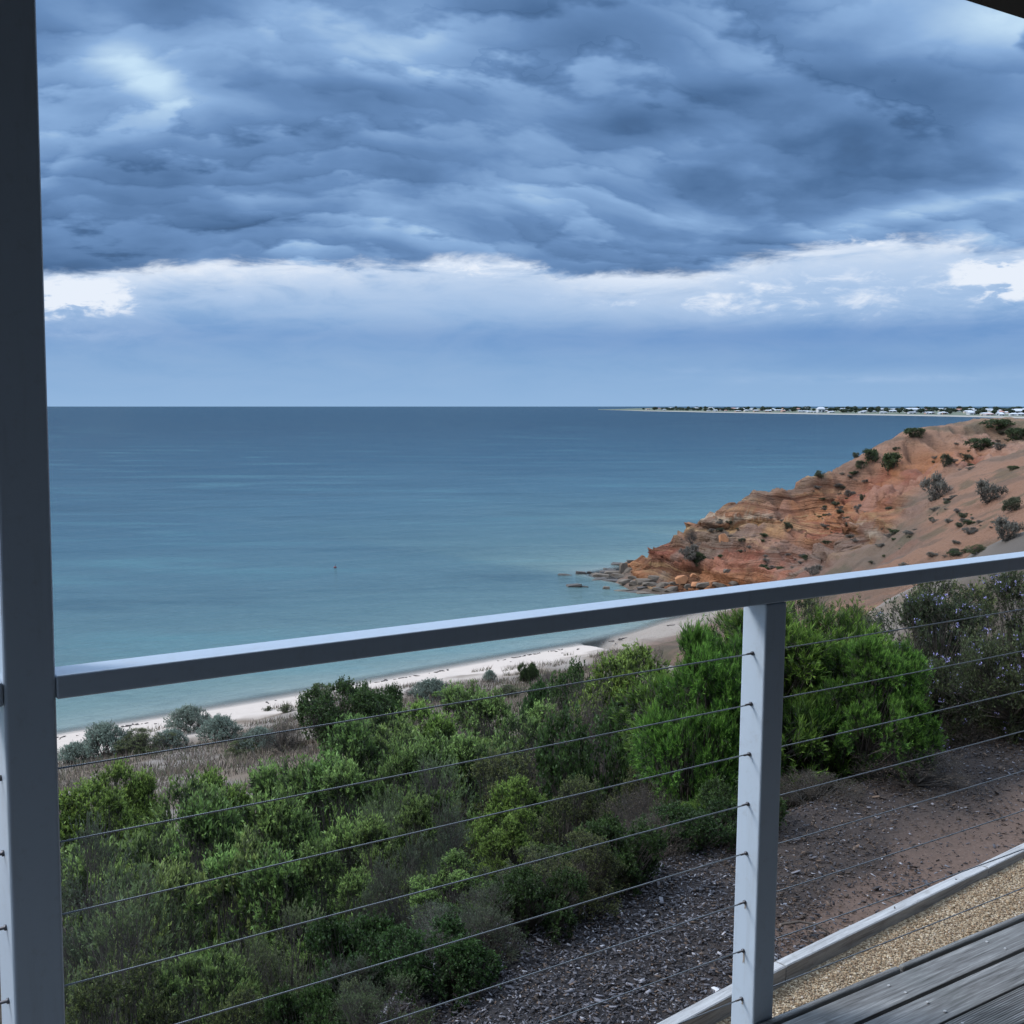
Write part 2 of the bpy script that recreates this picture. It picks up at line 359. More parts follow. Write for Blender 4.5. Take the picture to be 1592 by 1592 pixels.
M['rock_dark'] = flat_mat('wet_rock', (0.075, 0.062, 0.052), 0.7, 1.6, 0.5, 0.6, 0.15)
M['rock_orange'] = flat_mat('orange_rock', (0.42, 0.19, 0.09), 0.9, 1.6, 0.4, 0.5, 0.15)
# sea
UX, UY = 0.795, 0.607; NX, NY = -0.607, 0.795             # along / away from the shore
m, nt, b = new_mat('sea_water'); P = posn(nt); s = nt.nodes.new('ShaderNodeSeparateXYZ'); nt.links.new(P, s.inputs[0]); wx, wy = X(nt, s.outputs[0]), X(nt, s.outputs[1])
q = wx*NX + wy*NY; al = wx*UX + wy*UY
SHQ = [(-40,66.5),(24,65.2),(40,64.1),(63,63.6),(73,63.3),(83,65.2),(90,68),(96,80),(100,90),(140,92)]
fc = nt.nodes.new('ShaderNodeFloatCurve'); cv = fc.mapping.curves[0]
for i, (a, v_) in enumerate(SHQ):
    t = (a+40)/180; vv = (v_-60)/40
    if i == 0: cv.points[0].location = (0, vv)
    elif i == len(SHQ)-1: cv.points[1].location = (1, vv)
    else: cv.points.new(t, vv)
fc.mapping.update(); nt.links.new(((al+40)/180).clamp().v, fc.inputs['Value'])
off = (q - (X(nt, fc.outputs[0])*40+60)).max(0.0)                        # metres of water from the shore
lg = ((off+1.0)._m('LOGARITHM', math.e)/9.0).clamp()
big = noise(nt, vec(nt, wx/60, wy/60), 1.0, 4, 0.55, 0.6); strk = noise(nt, vec(nt, wx/110, wy/26), 1.6, 6, 0.65, 0.5)
dk = noise(nt, vec(nt, wx/9, wy/5), 1.0, 4, 0.6, 0.5)
c = ramp(nt, (lg + (big-0.5)*0.10).clamp(), [(0.0, (0.21, 0.20, 0.18)), (0.12, (0.145, 0.175, 0.155)), (0.22, (0.092, 0.138, 0.126)), (0.38, (0.050, 0.094, 0.103)), (0.50, (0.028, 0.067, 0.090)), (0.60, (0.013, 0.040, 0.064)), (0.74, (0.005, 0.021, 0.040))])
c = mixc(nt, ((strk-0.52)*5).clamp()*0.6, c, (0.008, 0.03, 0.045)); c = mixc(nt, ((0.46-strk)*5).clamp()*0.45, c, (0.06, 0.15, 0.16))
c = mixc(nt, ((dk-0.68)*9).clamp()*((70-off)/50).clamp()*off.smooth(3, 12)*0.55, c, (0.012, 0.045, 0.05))
nt.links.new(c, b.inputs['Base Color']); b.inputs['IOR'].default_value = 1.33; b.inputs['Roughness'].default_value = 0.2; b.inputs['Specular IOR Level'].default_value = 0.3
dist = (wx*wx+wy*wy).sqrt()
w1 = noise(nt, vec(nt, al*0.5, q*1.3), 1.0, 5, 0.65, 0.4); w2 = noise(nt, vec(nt, al*0.09, q*0.22), 1.0, 3, 0.5, 0.3); w3 = noise(nt, vec(nt, al*0.012, q*0.04), 1.0, 3, 0.5)
bn_ = nt.nodes.new('ShaderNodeBump'); bn_.inputs['Strength'].default_value = 1.0; bn_.inputs['Distance'].default_value = 1.0
nt.links.new((w1*0.36 + w2*0.9 + w3*2.6).v, bn_.inputs['Height'])
df = nt.nodes.new('ShaderNodeBsdfDiffuse'); nt.links.new(c, df.inputs[0]); nt.links.new(bn_.outputs[0], df.inputs['Normal'])
gl = nt.nodes.new('ShaderNodeBsdfGlossy'); gl.inputs['Roughness'].default_value = 0.13; gl.inputs['Color'].default_value = (.80, .94, 1.0, 1); nt.links.new(bn_.outputs[0], gl.inputs['Normal'])
fr = nt.nodes.new('ShaderNodeFresnel'); fr.inputs[0].default_value = 1.33; nt.links.new(bn_.outputs[0], fr.inputs['Normal'])
ms = nt.nodes.new('ShaderNodeMixShader'); nt.links.new(X(nt, fr.outputs[0]).min(0.25).v, ms.inputs[0]); nt.links.new(df.outputs[0], ms.inputs[1]); nt.links.new(gl.outputs[0], ms.inputs[2])
tr = nt.nodes.new('ShaderNodeBsdfTransparent'); mx = nt.nodes.new('ShaderNodeMixShader')
nt.links.new((off.smooth(0.0, 2.4)*0.85+0.15).v, mx.inputs[0]); nt.links.new(tr.outputs[0], mx.inputs[1]); nt.links.new(ms.outputs[0], mx.inputs[2])
nt.links.new(mx.outputs[0], nt.nodes['Material Output'].inputs[0]); M['sea'] = m

# ------------------------------------------------------------------ terrain
PQ = [-60, 3.5, 4.5, 5.5, 7, 9, 15, 30, 45, 52, 57, 61, 64.2, 70, 90, 400]
PZ = [17.7, 17.68, 17.1, 16.4, 15.4, 14.5, 12.4, 8.0, 4.0, 2.7, 1.7, 0.85, 0.0, -0.7, -2, -8]
def profile(x, y):
    q = NX*x+NY*y; s = UX*x+UY*y
    sh = np.interp(s, [a for a, _ in SHQ[:6]]+[200], [v_ for _, v_ in SHQ[:6]]+[66])-64.2
    z = np.interp(q - sh*sstep(40, 60, q), PQ, PZ)
    t = np.maximum(1.25-x, 0); return z - 0.36*t*sstep(0.7, 2.0, t)*sstep(0.9, 2.2, q)*sstep(3.5, 0, t-1.5)*sstep(30, 8, q)
ctrl = []
def cp(px, py, y): p = at_y(px, py, y); ctrl.append((p[0], p[1], p[2])); return p
RIDGE = [(965,897,127,0),(985,885,126.5,0),(1000,868,126,0),(1035,838,126,0),(1065,827,126,0),(1110,796,127,0),(1137,778,127,0),(1180,763,128,0),(1245,748,129,0),
         (1275,735,130,0),(1330,711,131,0),(1370,690,132,0),(1400,675,133,0),(1440,664,134,0),(1500,656,136,0),(1550,655,138,0),(1600,656,140,0),(1680,656,140,0)]
for a, b_, y, _ in RIDGE:
    p = cp(a, b_, y)
    if a > 1460: ctrl.append((p[0]+2, p[1]+7, p[2]-0.9)); ctrl.append((p[0], p[1]+15, p[2]-3)); ctrl.append((p[0]-2, p[1]+30, 2)); continue
    if a < 1010: ctrl.append((p[0]-1, p[1]+3, -0.4)); ctrl.append((p[0]-3, p[1]+8, -1.2)); ctrl.append((p[0]-5, p[1]+22, -2)); continue
    ctrl.append((p[0]-2, p[1]+6, p[2]*0.55)); ctrl.append((p[0]-4, p[1]+13, -0.5)); ctrl.append((p[0]-6, p[1]+30, -2))
for a, b_, y in ((990,905,121),(1010,885,122.5),(1030,868,122.5),(1065,850,122.5),(1030,903,119),(1060,917,117),(1060,885,119),(1100,905,115),(1100,850,121),(1100,825,124),(1140,800,125),(1150,850,118),(1150,890,113),(1140,935,109),
                 (1200,860,114),(1200,800,123),(1200,905,108),(1180,932,102),(1250,780,125),(1250,840,115),(1250,890,104),(1250,930,90),(1300,750,127),(1300,800,117),(1300,850,108),(1300,890,96),(1300,925,82),
                 (1350,725,127),(1350,770,117),(1350,820,107),(1350,870,94),(1350,930,72),(1400,700,128),(1400,760,113),(1400,820,100),(1400,870,84),(1400,925,64),
                 (1450,690,126),(1450,740,112),(1450,800,96),(1450,860,78),(1450,920,58),(1500,670,130),(1500,700,118),(1500,760,100),(1500,820,84),(1500,880,64),(1500,930,48),
                 (1550,675,126),(1550,720,106),(1550,790,84),(1550,860,62),(1600,670,126),(1600,720,100),(1600,800,74),(1600,860,54),(1700,680,100),(1700,760,70),(1700,850,45)):
    cp(a, b_, y)
ctrl = np.array(ctrl)
zeros = []
for s_ in np.arange(-60, 78, 12):
    for q_ in np.arange(-20, 130, 9): zeros.append((UX*s_+NX*q_, UY*s_+NY*q_))
for px, py in ((955,890),(962,884),(975,875),(945,898),(985,866),(1000,858),(800,900),(850,920),(900,905),(940,915),(870,890),(930,880),(980,930),(900,960),(1000,960)):
    p = at_z(px, py, -0.3); zeros.append((p[0], p[1]))
for s_ in np.arange(78, 150, 10):
    for q_ in (105, 120, 135, 160): zeros.append((UX*s_+NX*q_, UY*s_+NY*q_))
for x in range(6, 40, 6): zeros.append((x, 12)); zeros.append((x, 24)) if x < 24 else None
zeros = np.array(zeros)
CPX = np.vstack([ctrl[:, :2], zeros]); res = np.concatenate([ctrl[:, 2]-profile(ctrl[:, 0], ctrl[:, 1]), np.zeros(len(zeros))])
def kern(r2): return np.sqrt(r2+9.0)
D2 = ((CPX[:, None]-CPX[None])**2).sum(-1); A = kern(D2)+np.eye(len(CPX))*-0.15
wts = np.linalg.solve(A, res)
def H0(x, y):
    x = np.asarray(x, float); y = np.asarray(y, float); sh = x.shape; xf, yf = x.ravel(), y.ravel(); out = np.zeros(len(xf))
    for i in range(0, len(xf), 20000):
        d2 = (xf[i:i+20000, None]-CPX[None, :, 0])**2 + (yf[i:i+20000, None]-CPX[None, :, 1])**2
        out[i:i+20000] = kern(d2)@wts
    wgt = sstep(5, 22, xf)*sstep(12, 30, yf)
    return (profile(xf, yf)+out*wgt).reshape(sh)
def inside(x, y):       # weight of the finely modelled headland patch
    return sstep(16, 20, x)*sstep(98, 94, x)*sstep(56, 60, y)*sstep(160, 155, y)
# headland patch
hx = np.arange(14, 100, 0.26); hy = np.concatenate([np.arange(54, 100, 0.4), np.arange(100, 140, 0.2), np.arange(140, 162, 0.8)])
GX, GY = np.meshgrid(hx, hy); HZ = H0(GX, GY)
gx_ = np.gradient(HZ, hx, axis=1); gy_ = np.gradient(HZ, hy, axis=0); slope = np.hypot(gx_, gy_)
warp = fbm(GX/14, GY/14, 0, 3, 5)
rzx = [at_y(a_, b_, y_)[0] for a_, b_, y_, _ in RIDGE]; rzz = [at_y(a_, b_, y_)[2] for a_, b_, y_, _ in RIDGE]
RZ_ = np.interp(GX + (GY-128)*0.0, rzx, rzz); below = RZ_-HZ
tipm = sstep(56, 44, GX+fbm(GX/6, GY/6, 0, 3, 8)*4)*sstep(96, 108, GY)*sstep(0.3, 1.0, HZ)                  # the cliffed nose
cl2 = np.clip(sstep(5.6, 3.4, below+fbm(GX/5, GY/5, 3, 3, 9)*1.8)*sstep(0.15, 0.7, below)*sstep(38, 48, GX)*sstep(108, 116, GY)*sstep(80, 70, GX), 0, 1)  # gullied red faces under the rim
st = 1.15; zz_ = HZ + warp*0.9; ph = zz_/st - np.floor(zz_/st)
terr = (np.floor(zz_/st) + sstep(0.55, 0.95, ph))*st - zz_
Z = HZ + terr*1.0*tipm*sstep(0.1, 0.4, slope)
gul = np.abs(vnoise(GX/2.6 + warp, (GY+HZ*2)/9, 0, 31)); gul2 = np.abs(vnoise(GX/1.1 + warp*2, (GY+HZ*2)/4.5, 0, 37))
Z = Z - (1-gul)**2*1.7*cl2 - (1-gul2)**2*0.8*(cl2+tipm*0.6)
Z = Z + fbm(GX/3.2, GY/3.2, 0, 4, 21)*0.38*sstep(0.3, 2, HZ)*(0.35+0.65*sstep(0.2, 2, below)) + fbm(GX/0.9, GY/0.9, 0, 3, 25)*0.15*sstep(0.2, 1, HZ)*(1+1.6*tipm+1.4*cl2)
Z = Z - (1-np.abs(fbm(GX/6+warp*.5, GY/20, 0, 3, 41)))**2*0.9*sstep(0.5, 3, below)*sstep(2, 5, HZ)*(1-tipm)
ins = inside(GX, GY); Z = Z - (1-ins)*1.6
# push ledges outward for undercut bands
nrm = np.stack([-gx_, -gy_], -1); nl = np.hypot(nrm[..., 0], nrm[..., 1])[..., None]+1e-3; nrm = nrm/nl
bz = (Z+warp*0.4+GX*0.03); bA = vnoise(GX/14, GY/14, bz/0.75, 51); bB = vnoise(GX/7, GY/7, bz/0.38, 53); band = np.tanh(bA*3.2)*0.62+np.tanh(bB*3)*0.3
PXY = np.stack([GX, GY], -1) + nrm*(band*1.15*np.clip(tipm+0.35*cl2, 0, 1)*sstep(0.25, 0.7, slope))[..., None]
def lerp(a, b, t): return a*(1-t[..., None]) + b*t[..., None]
c3 = lambda *v: np.array(v, float)
zs = Z + warp*1.1 + (GX-40)*0.02
scree = c3(0.225, 0.150, 0.115); orange = c3(0.36, 0.155, 0.075); red = c3(0.25, 0.085, 0.055); ochre = c3(0.36, 0.215, 0.10); pink = c3(0.38, 0.235, 0.18); greyb = c3(0.185, 0.130, 0.095); cream = c3(0.42, 0.33, 0.24)
col = lerp(np.broadcast_to(scree, Z.shape+(3,)), greyb, sstep(-0.3, 0.5, fbm(GX/8, GY/8, 0, 4, 61)))
col = lerp(col, c3(0.25, 0.13, 0.09), sstep(0.0, 0.7, fbm(GX/12, GY/8, 0, 4, 63)+0.012*(GX-60))*0.75)
nose = np.broadcast_to(orange, Z.shape+(3,)).copy()
for z0, z1, cc in ((0.2, 1.2, c3(0.37, 0.17, 0.085)), (2.2, 3.6, c3(0.32, 0.135, 0.085)), (3.6, 4.6, red), (4.6, 6.0, c3(0.31, 0.17, 0.115)), (5.8, 7.0, ochre), (7.4, 8.0, cream), (8.0, 8.6, c3(0.30, 0.13, 0.065)), (8.6, 9.1, ochre), (9.4, 12.5, orange), (10.4, 10.9, red)):
    nose = lerp(nose, cc, sstep(z0, z0+0.15, zs)*sstep(z1+0.15, z1, zs))
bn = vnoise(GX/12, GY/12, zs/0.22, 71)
nose = nose*(1+0.28*bn[..., None]); ledge_shade = sstep(-0.15, -0.45, band)*sstep(-.4, .2, fbm(GX/5, GY/5, zs/2, 2, 78)); nose = lerp(nose, c3(0.10, 0.052, 0.035), ledge_shade*0.7)  # dark strata lines in the recessed bands, undercut shade put into their colour
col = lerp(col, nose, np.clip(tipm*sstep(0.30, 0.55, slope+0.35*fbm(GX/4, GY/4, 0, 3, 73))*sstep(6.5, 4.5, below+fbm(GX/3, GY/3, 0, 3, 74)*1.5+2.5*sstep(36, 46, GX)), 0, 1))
face2 = lerp(np.broadcast_to(orange, Z.shape+(3,)), c3(0.35, 0.175, 0.12), sstep(-0.2, 0.5, fbm(GX/6, GY/6, 0, 3, 81)))
face2 = lerp(face2, red, sstep(0.1, 0.6, fbm(GX/3.5, GY/3.5, Z/2, 3, 83))*0.8)
face2 = lerp(face2, pink, sstep(14.0, 16.4, zs)*sstep(18.6, 17.8, zs)*0.85)
col = lerp(col, face2, np.clip(cl2*1.05, 0, 1))
crest = sstep(1.4, 0.5, below)*sstep(3, 6, HZ)*(1-0.6*tipm); col = lerp(col, lerp(np.broadcast_to(c3(0.31, 0.17, 0.11), Z.shape+(3,)), c3(0.25, 0.17, 0.115), sstep(60, 75, GX)), crest*0.85)
veg = sstep(0.25, 0.6, fbm(GX/2.3, GY/2.3, 0, 4, 91))*(1-np.clip(cl2+tipm*0.7, 0, 1)); col = lerp(col, c3(0.10, 0.095, 0.06), veg*0.6); rill = sstep(0.0, 0.5, fbm((GX*0.8+GY*0.6)/1.3, (GX*0.6-GY*0.8)/9, 0, 4, 95))*(1-np.clip(cl2+tipm, 0, 1)); col = lerp(col, c3(0.12, 0.095, 0.075), rill*0.5)
low_ = sstep(1.1, 0.5, HZ); col = lerp(col, c3(0.13, 0.105, 0.085), low_*sstep(25, 30, GX)); col = lerp(col, c3(0.42, 0.355, 0.30), sstep(112, 106, GY)*sstep(2.2, 1.2, HZ))
ny, nx = GX.shape; idx = np.arange(ny*nx).reshape(ny, nx)
quad = np.stack([idx[:-1, :-1], idx[:-1, 1:], idx[1:, 1:], idx[1:, :-1]], -1).reshape(-1, 4)
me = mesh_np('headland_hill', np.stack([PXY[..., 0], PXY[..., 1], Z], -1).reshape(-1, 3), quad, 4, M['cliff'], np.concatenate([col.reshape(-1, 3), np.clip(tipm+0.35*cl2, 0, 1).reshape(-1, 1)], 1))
prop(link('headland_hill', me), kind='structure')
_hz = Z
def ground_z(x, y):
    """height of the visible ground"""
    x = float(x); y = float(y)
    if 17 < x < 97 and 57 < y < 158:
        i = min(max(np.searchsorted(hx, x)-1, 0), len(hx)-2); j = min(max(np.searchsorted(hy, y)-1, 0), len(hy)-2); return float(_hz[j, i])
    return float(H0(np.array([x]), np.array([y]))[0]) + float(bumpy(np.array([x]), np.array([y]))[0])
def bumpy(x, y):
    q = NX*x+NY*y
    return fbm(x/4, y/4, 0, 4, 101)*0.22*sstep(6, 14, q)*sstep(62, 52, q) + fbm(x/0.7, y/0.7, 0, 3, 103)*0.02*sstep(63, 58, q)
# broad ground sheet: fine near the garden, coarse far away
sx = np.sinh(np.linspace(-5.2, 5.2, 520))*2.2; sy = np.concatenate([np.linspace(-60, -1, 12), np.sinh(np.linspace(0, 5.3, 420))*2.0])
GX, GY = np.meshgrid(sx, sy); q = NX*GX+NY*GY; s = UX*GX+UY*GY
Z = H0(GX, GY)+bumpy(GX, GY) - inside(GX, GY)*3.0
mul = sstep(9, 6.5, q); soil = lerp(np.broadcast_to(c3(0.042, 0.033, 0.030), Z.shape+(3,)), c3(0.030, 0.028, 0.030), sstep(2.2, 0.6, GX)); path = c3(0.17, 0.125, 0.10)
hillc = lerp(np.broadcast_to(c3(0.13, 0.10, 0.075), Z.shape+(3,)), c3(0.17, 0.145, 0.125), sstep(-0.3, 0.4, fbm(GX/3, GY/3, 0, 4, 111)))
col = lerp(hillc*(1-0.6*sstep(30, 20, q))[..., None], soil, mul)  # slope soil darkened under the near shrubs, their shade put into its colour
pathm = sstep(-0.45, 0.1, fbm(GX/0.8+3, GY/0.8, 0, 3, 113) + 1.2*sstep(3.2, 2.4, q) - 0.6)*sstep(3.3, 2.4, q)*sstep(1.0, 1.9, GX)
col = lerp(col, c3(0.15, 0.10, 0.078), pathm*0.8)
hillc = lerp(hillc, c3(0.16, 0.125, 0.10), sstep(25, 40, q)); dune = sstep(49, 55, q); sandc = c3(0.42, 0.355, 0.305)
col = lerp(col, sandc, np.clip(dune*(0.55+0.6*fbm(GX/2.2, GY/2.2, 0, 4, 115)) + sstep(54.5, 57.5, q), 0, 1))
wet = sstep(62.2, 63.6, q+0.3*fbm(GX/6, GY/2, 0, 2, 117)); col = lerp(col, c3(0.28, 0.245, 0.215), wet)
ny, nx = GX.shape; idx = np.arange(ny*nx).reshape(ny, nx)
quad = np.stack([idx[:-1, :-1], idx[:-1, 1:], idx[1:, 1:], idx[1:, :-1]], -1).reshape(-1, 4)
prop(link('ground', mesh_np('ground', np.stack([GX, GY, Z], -1).reshape(-1, 3), quad, 4, M['earth'], col.reshape(-1, 3), smooth=True)), kind='structure')
# sea sheet
V = [(-60000, -2000, 0), (60000, -2000, 0), (60000, 70000, 0), (-60000, 70000, 0)]
prop(link('sea', mesh_np('sea', V, [(0, 1, 2, 3)], 4, M['sea'])), kind='structure')
# shrub tables: kind, photo column of the middle, row of the top, width in the photo, distance, description
BUSHES = [
 ('wattle',1215,952,430,7.4,'broad bright green rounded wattle bush spanning both sides of the middle post'),
 ('wattle',1110,985,250,7.1,'left bright green lobe of wattle leaning towards the beach'),
 ('wattle',1360,1000,210,6.9,'right bright green wattle lobe beside the purple flowered shrubs'),
 ('wattle',1110,1240,130,6.3,'small dark green wattle sapling under the big wattle left of the post'),
 ('purple',1490,935,260,8.2,'large dark shrub dotted with pale purple flowers right of the wattle'),
 ('purple',1610,895,240,7.6,'purple flowered shrub cut by the right edge of the view'),
 ('purple',1415,1010,150,8.6,'lower purple flowered shrub tucked against the wattle'),
 ('olive',1290,925,150,12,'dull olive bush showing above the wattle right of the post'),
 ('olive',1500,893,170,11,'yellowish olive bush just under the rail at the right'),
 ('lime',985,1018,95,13,'small yellow green bush peeping out left of the wattle'),
 ('brown',945,1050,110,14,'grey brown leafless bush left of the yellow green one'),
 ('brown',925,1085,120,11,'dead brown tangle between the green mass and the wattle'),
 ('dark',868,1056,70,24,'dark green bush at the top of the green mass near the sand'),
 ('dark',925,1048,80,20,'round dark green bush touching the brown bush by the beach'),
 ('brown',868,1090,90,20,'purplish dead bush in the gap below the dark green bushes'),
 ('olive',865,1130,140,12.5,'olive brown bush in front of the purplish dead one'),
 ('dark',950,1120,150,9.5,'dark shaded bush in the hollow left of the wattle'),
 ('olive',985,1190,120,8.2,'dim brown green bush deep in the hollow under the wattle'),
 ('coast',722,1072,170,17,'feathery green shrub crowning the middle of the slope'),
 ('coast',800,1088,140,15,'green shrub right of the crowning one'),
 ('lime',660,1102,130,15,'lighter green shrub left of the crowning one'),
 (('coast',1),610,1122,150,13,'green shrub below the dark round tree by the sand'),
 ('coast',535,1150,150,12,'pale tipped shrub in the centre of the upper slope'),
 (('coast',1),770,1135,170,11.5,'bluish green shrub under the crowning shrubs'),
 ('coast',690,1150,170,11,'broad green shrub in the heart of the slope'),
 ('coast',590,1180,160,10,'green shrub with upright tips above the third cable'),
 (('woody',0),655,1185,170,9.3,'shrub with many bare grey stems at mid slope'),
 ('olive',760,1185,170,9.2,'olive green shrub with bronze tint in mid slope'),
 ('lime',800,1222,110,8.6,'vivid green tuft of a bush right of the bare stemmed one'),
 ('olive',880,1215,150,8.4,'dark olive bush at the right border of the green mass'),
 ('lime',182,1197,170,14,'bright yellow green bush beside the left post'),
 ('lime',118,1235,110,12,'yellow green bush half hidden by the left post'),
 ('lime',330,1213,150,13,'long low yellow green bush in front of the dry grass'),
 ('coast',440,1200,150,12,'light green bush right of the low yellow green one'),
 (('coast',1),505,1178,120,12.5,'green bush with pale twigs by the second cable'),
 (('coast',1),225,1262,180,9.5,'grey green bush left of centre under the second cable'),
 ('coast',370,1258,170,9,'fresh green bush with upright shoots under the second cable'),
 ('coast',475,1262,160,8.5,'vivid tipped bush between the second and third cables'),
 (('woody',0),570,1262,160,8.2,'grey stemmed bush with tufts in the middle of the mass'),
 ('coast',622,1262,100,7.6,'pale green tufted bush left of the bare stems'),
 (('woody',1),700,1262,150,7.7,'thin bush of grey twigs between green tufts'),
 ('lime',815,1268,140,7.2,'yellowish green bush overhanging the mulch'),
 ('olive',830,1335,180,5.8,'brownish green bush leaning over the mulch edge'),
 ('dark',905,1325,130,5.9,'dark low bush bordering the mulch'),
 (('woody',1),125,1300,150,8.2,'silvery twigged bush beside the left post'),
 (('coast',1),300,1330,170,7.2,'green bush with pale shoots at lower left'),
 (('woody',0),200,1365,200,6.6,'wide woody bush with arching grey stems at lower left'),
 ('coast',385,1345,170,6.9,'mid green bush above the dark gap at lower left'),
 ('coast',520,1340,180,6.8,'dense green bush in the lower centre'),
 (('woody',1),640,1330,180,6.0,'bush of dead grey brush in the lower centre'),
 ('coast',715,1345,160,5.7,'fresh green sprigged bush beside the dead grey brush'),
 (('woody',0),440,1420,220,5.5,'grey green bush with dense arching stems at the bottom'),
 (('woody',1),690,1425,190,5.1,'dark thicket of bare stems above the mulch'),
 ('olive',800,1425,180,5.0,'low dark green bush right of the bare thicket'),
 (('woody',0),160,1455,190,5.8,'dull bush beside the foot of the left post'),
 (('coast',1),290,1490,180,5.1,'sprigged green bush at the very bottom left'),
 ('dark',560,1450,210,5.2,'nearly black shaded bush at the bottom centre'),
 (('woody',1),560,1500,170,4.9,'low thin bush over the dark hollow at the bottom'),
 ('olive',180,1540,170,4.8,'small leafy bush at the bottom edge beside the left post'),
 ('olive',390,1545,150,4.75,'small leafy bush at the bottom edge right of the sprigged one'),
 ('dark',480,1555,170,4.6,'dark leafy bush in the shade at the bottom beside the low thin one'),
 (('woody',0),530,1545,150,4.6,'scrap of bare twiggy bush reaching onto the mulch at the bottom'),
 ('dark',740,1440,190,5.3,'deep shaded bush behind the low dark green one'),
 ('brown',1010,1235,170,6.6,'dark dead tangle at the foot of the big wattle'),
 ('brown',1250,1215,190,6.7,'brown shaded litter bush under the wattle right of the middle post'),
 ('dark',1030,1275,110,6.0,'low dark tuft on the far rim of the mulch left of the sapling'),
 ('brown',930,1335,110,5.6,'little dead bush on the mulch rim below the dark bushes'),
 ('brown',1530,1130,210,7.6,'dark dead undergrowth beneath the purple flowered shrubs'),
]
RIM = [
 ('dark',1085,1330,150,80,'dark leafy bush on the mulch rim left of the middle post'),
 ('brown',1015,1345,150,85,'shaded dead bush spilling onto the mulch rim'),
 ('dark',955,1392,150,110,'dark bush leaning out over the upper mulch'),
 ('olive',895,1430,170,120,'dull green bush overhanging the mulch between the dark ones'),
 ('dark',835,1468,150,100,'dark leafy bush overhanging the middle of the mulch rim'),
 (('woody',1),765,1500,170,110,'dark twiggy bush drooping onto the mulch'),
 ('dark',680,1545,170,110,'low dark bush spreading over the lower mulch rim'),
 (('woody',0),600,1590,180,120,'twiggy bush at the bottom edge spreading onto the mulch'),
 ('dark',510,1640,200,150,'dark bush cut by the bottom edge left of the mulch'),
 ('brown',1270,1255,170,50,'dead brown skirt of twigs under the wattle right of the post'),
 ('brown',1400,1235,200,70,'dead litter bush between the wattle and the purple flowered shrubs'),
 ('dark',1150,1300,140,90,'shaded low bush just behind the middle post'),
]
DUNE = [
 ('dark',530,1160,150,92,'dark green rounded tree like shrub against the sand'),
 ('olive',500,1098,52,30,'small olive topped shrub beside the dark rounded one'),
 ('dark',588,1150,90,80,'dark green lobe right of the rounded shrub'),
 ('salt',157,1180,90,50,'pale grey green saltbush nearest the left post'),
 ('salt',112,1190,60,32,'low saltbush touching the left post'),
 ('olive',222,1172,90,34,'low green shrub right of the pale saltbush'),
 ('salt',288,1142,74,40,'grey shrub standing against the beach'),
 ('brown',322,1128,24,15,'tiny brown shrub beside the grey one'),
 ('salt',338,1158,76,40,'bluish grey shrub right of the grey one'),
 ('salt',262,1165,60,26,'low grey green shrub under the grey one'),
 ('salt',402,1170,70,38,'grey green shrub in front of the sandy patch'),
 ('olive',378,1178,60,24,'dull olive low shrub in the dry flat'),
 ('brown',440,1172,80,40,'dark brown twiggy shrub in front of the sandy patch'),
 ('olive',447,1108,30,11,'flat little olive shrub alone on the sand'),
 ('olive',415,1106,16,7,'tiny olive tuft alone on the sand'),
 ('salt',672,1092,66,34,'blue grey shrub at the sand edge above the green mass'),
 ('brown',640,1083,28,12,'small brown tuft at the sand edge'),
 ('salt',762,1064,26,18,'round grey green shrub alone on the sand'),
 ('dark',823,1066,34,32,'small dark green shrub alone on the sand'),
 ('brown',852,1066,34,18,'brown tuft beside the small dark shrub on the sand'),
 ('lime',700,1096,60,22,'yellow green low shrub at the sand edge'),
 ('olive',800,1086,60,16,'flat olive ground shrub on the sandy bank'),
]
HEAD = [
 (('scrub',2),1425,699,34,14,'dark shrub just under the crest of the red headland'),
 (('scrub',2),1358,733,32,20,'grey green shrub on the skyline shoulder of the headland'),
 (('scrub',2),1389,740,40,26,'biggest dark green shrub on the upper headland face'),
 ('olive',1342,740,18,12,'small shrub left of the two upper headland shrubs'),
 ('olive',1276,749,17,11,'single small shrub by the sloping headland edge'),
 (('scrub',1),1462,778,46,40,'tall grey bush in the middle of the headland slope'),
 (('scrub',0),1471,738,20,18,'small bush above the tall grey one on the headland slope'),
 (('scrub',1),1545,784,44,34,'round grey bush near the right edge of the headland slope'),
 (('scrub',2),1530,703,40,17,'dark bush on the crest towards the right edge'),
 (('scrub',2),1556,690,46,15,'dark spreading bush on the crest behind another'),
 (('scrub',2),1586,688,34,20,'dark bush on the crest cut by the right edge'),
 (('scrub',0),1582,800,30,22,'green bush on the slope at the right edge'),
 (('scrub',1),1574,842,44,36,'large shaded bush low on the slope at the right edge'),
 ('olive',1522,862,36,14,'wide low shrub just above the rail at the right'),
 (('scrub',0),1225,824,16,10,'small dark shrub below the ochre ledges'),
 (('scrub',1),1269,892,26,16,'grey shrub just above the rail below the headland slope'),
 ('brown',1076,862,22,22,'brown shrub in the cleft of the headland nose'),
 (('scrub',2),1085,884,28,20,'green shrub at the base of the headland nose'),
 (('scrub',1),1074,895,30,22,'grey shrub below the green one at the headland nose'),
 (('scrub',1),1324,775,20,10,'pale shrub above the small red hollow on the headland'),
 (('scrub',0),1342,779,10,10,'small round shrub beside the red hollow'),
 (('scrub',1),1336,798,14,12,'grey tuft beside the red hollow'),
 (('scrub',0),1161,768,12,5,'tiny tuft on the ledge of the headland edge'),
 (('scrub',0),1332,713,14,8,'wind bent shrub on the headland skyline'),
 (('scrub',1),1558,700,20,10,'sparse shrub below the crest bushes'),
 (('scrub',0),1505,718,18,9,'low shrub under the crest in the middle of the slope'),
]
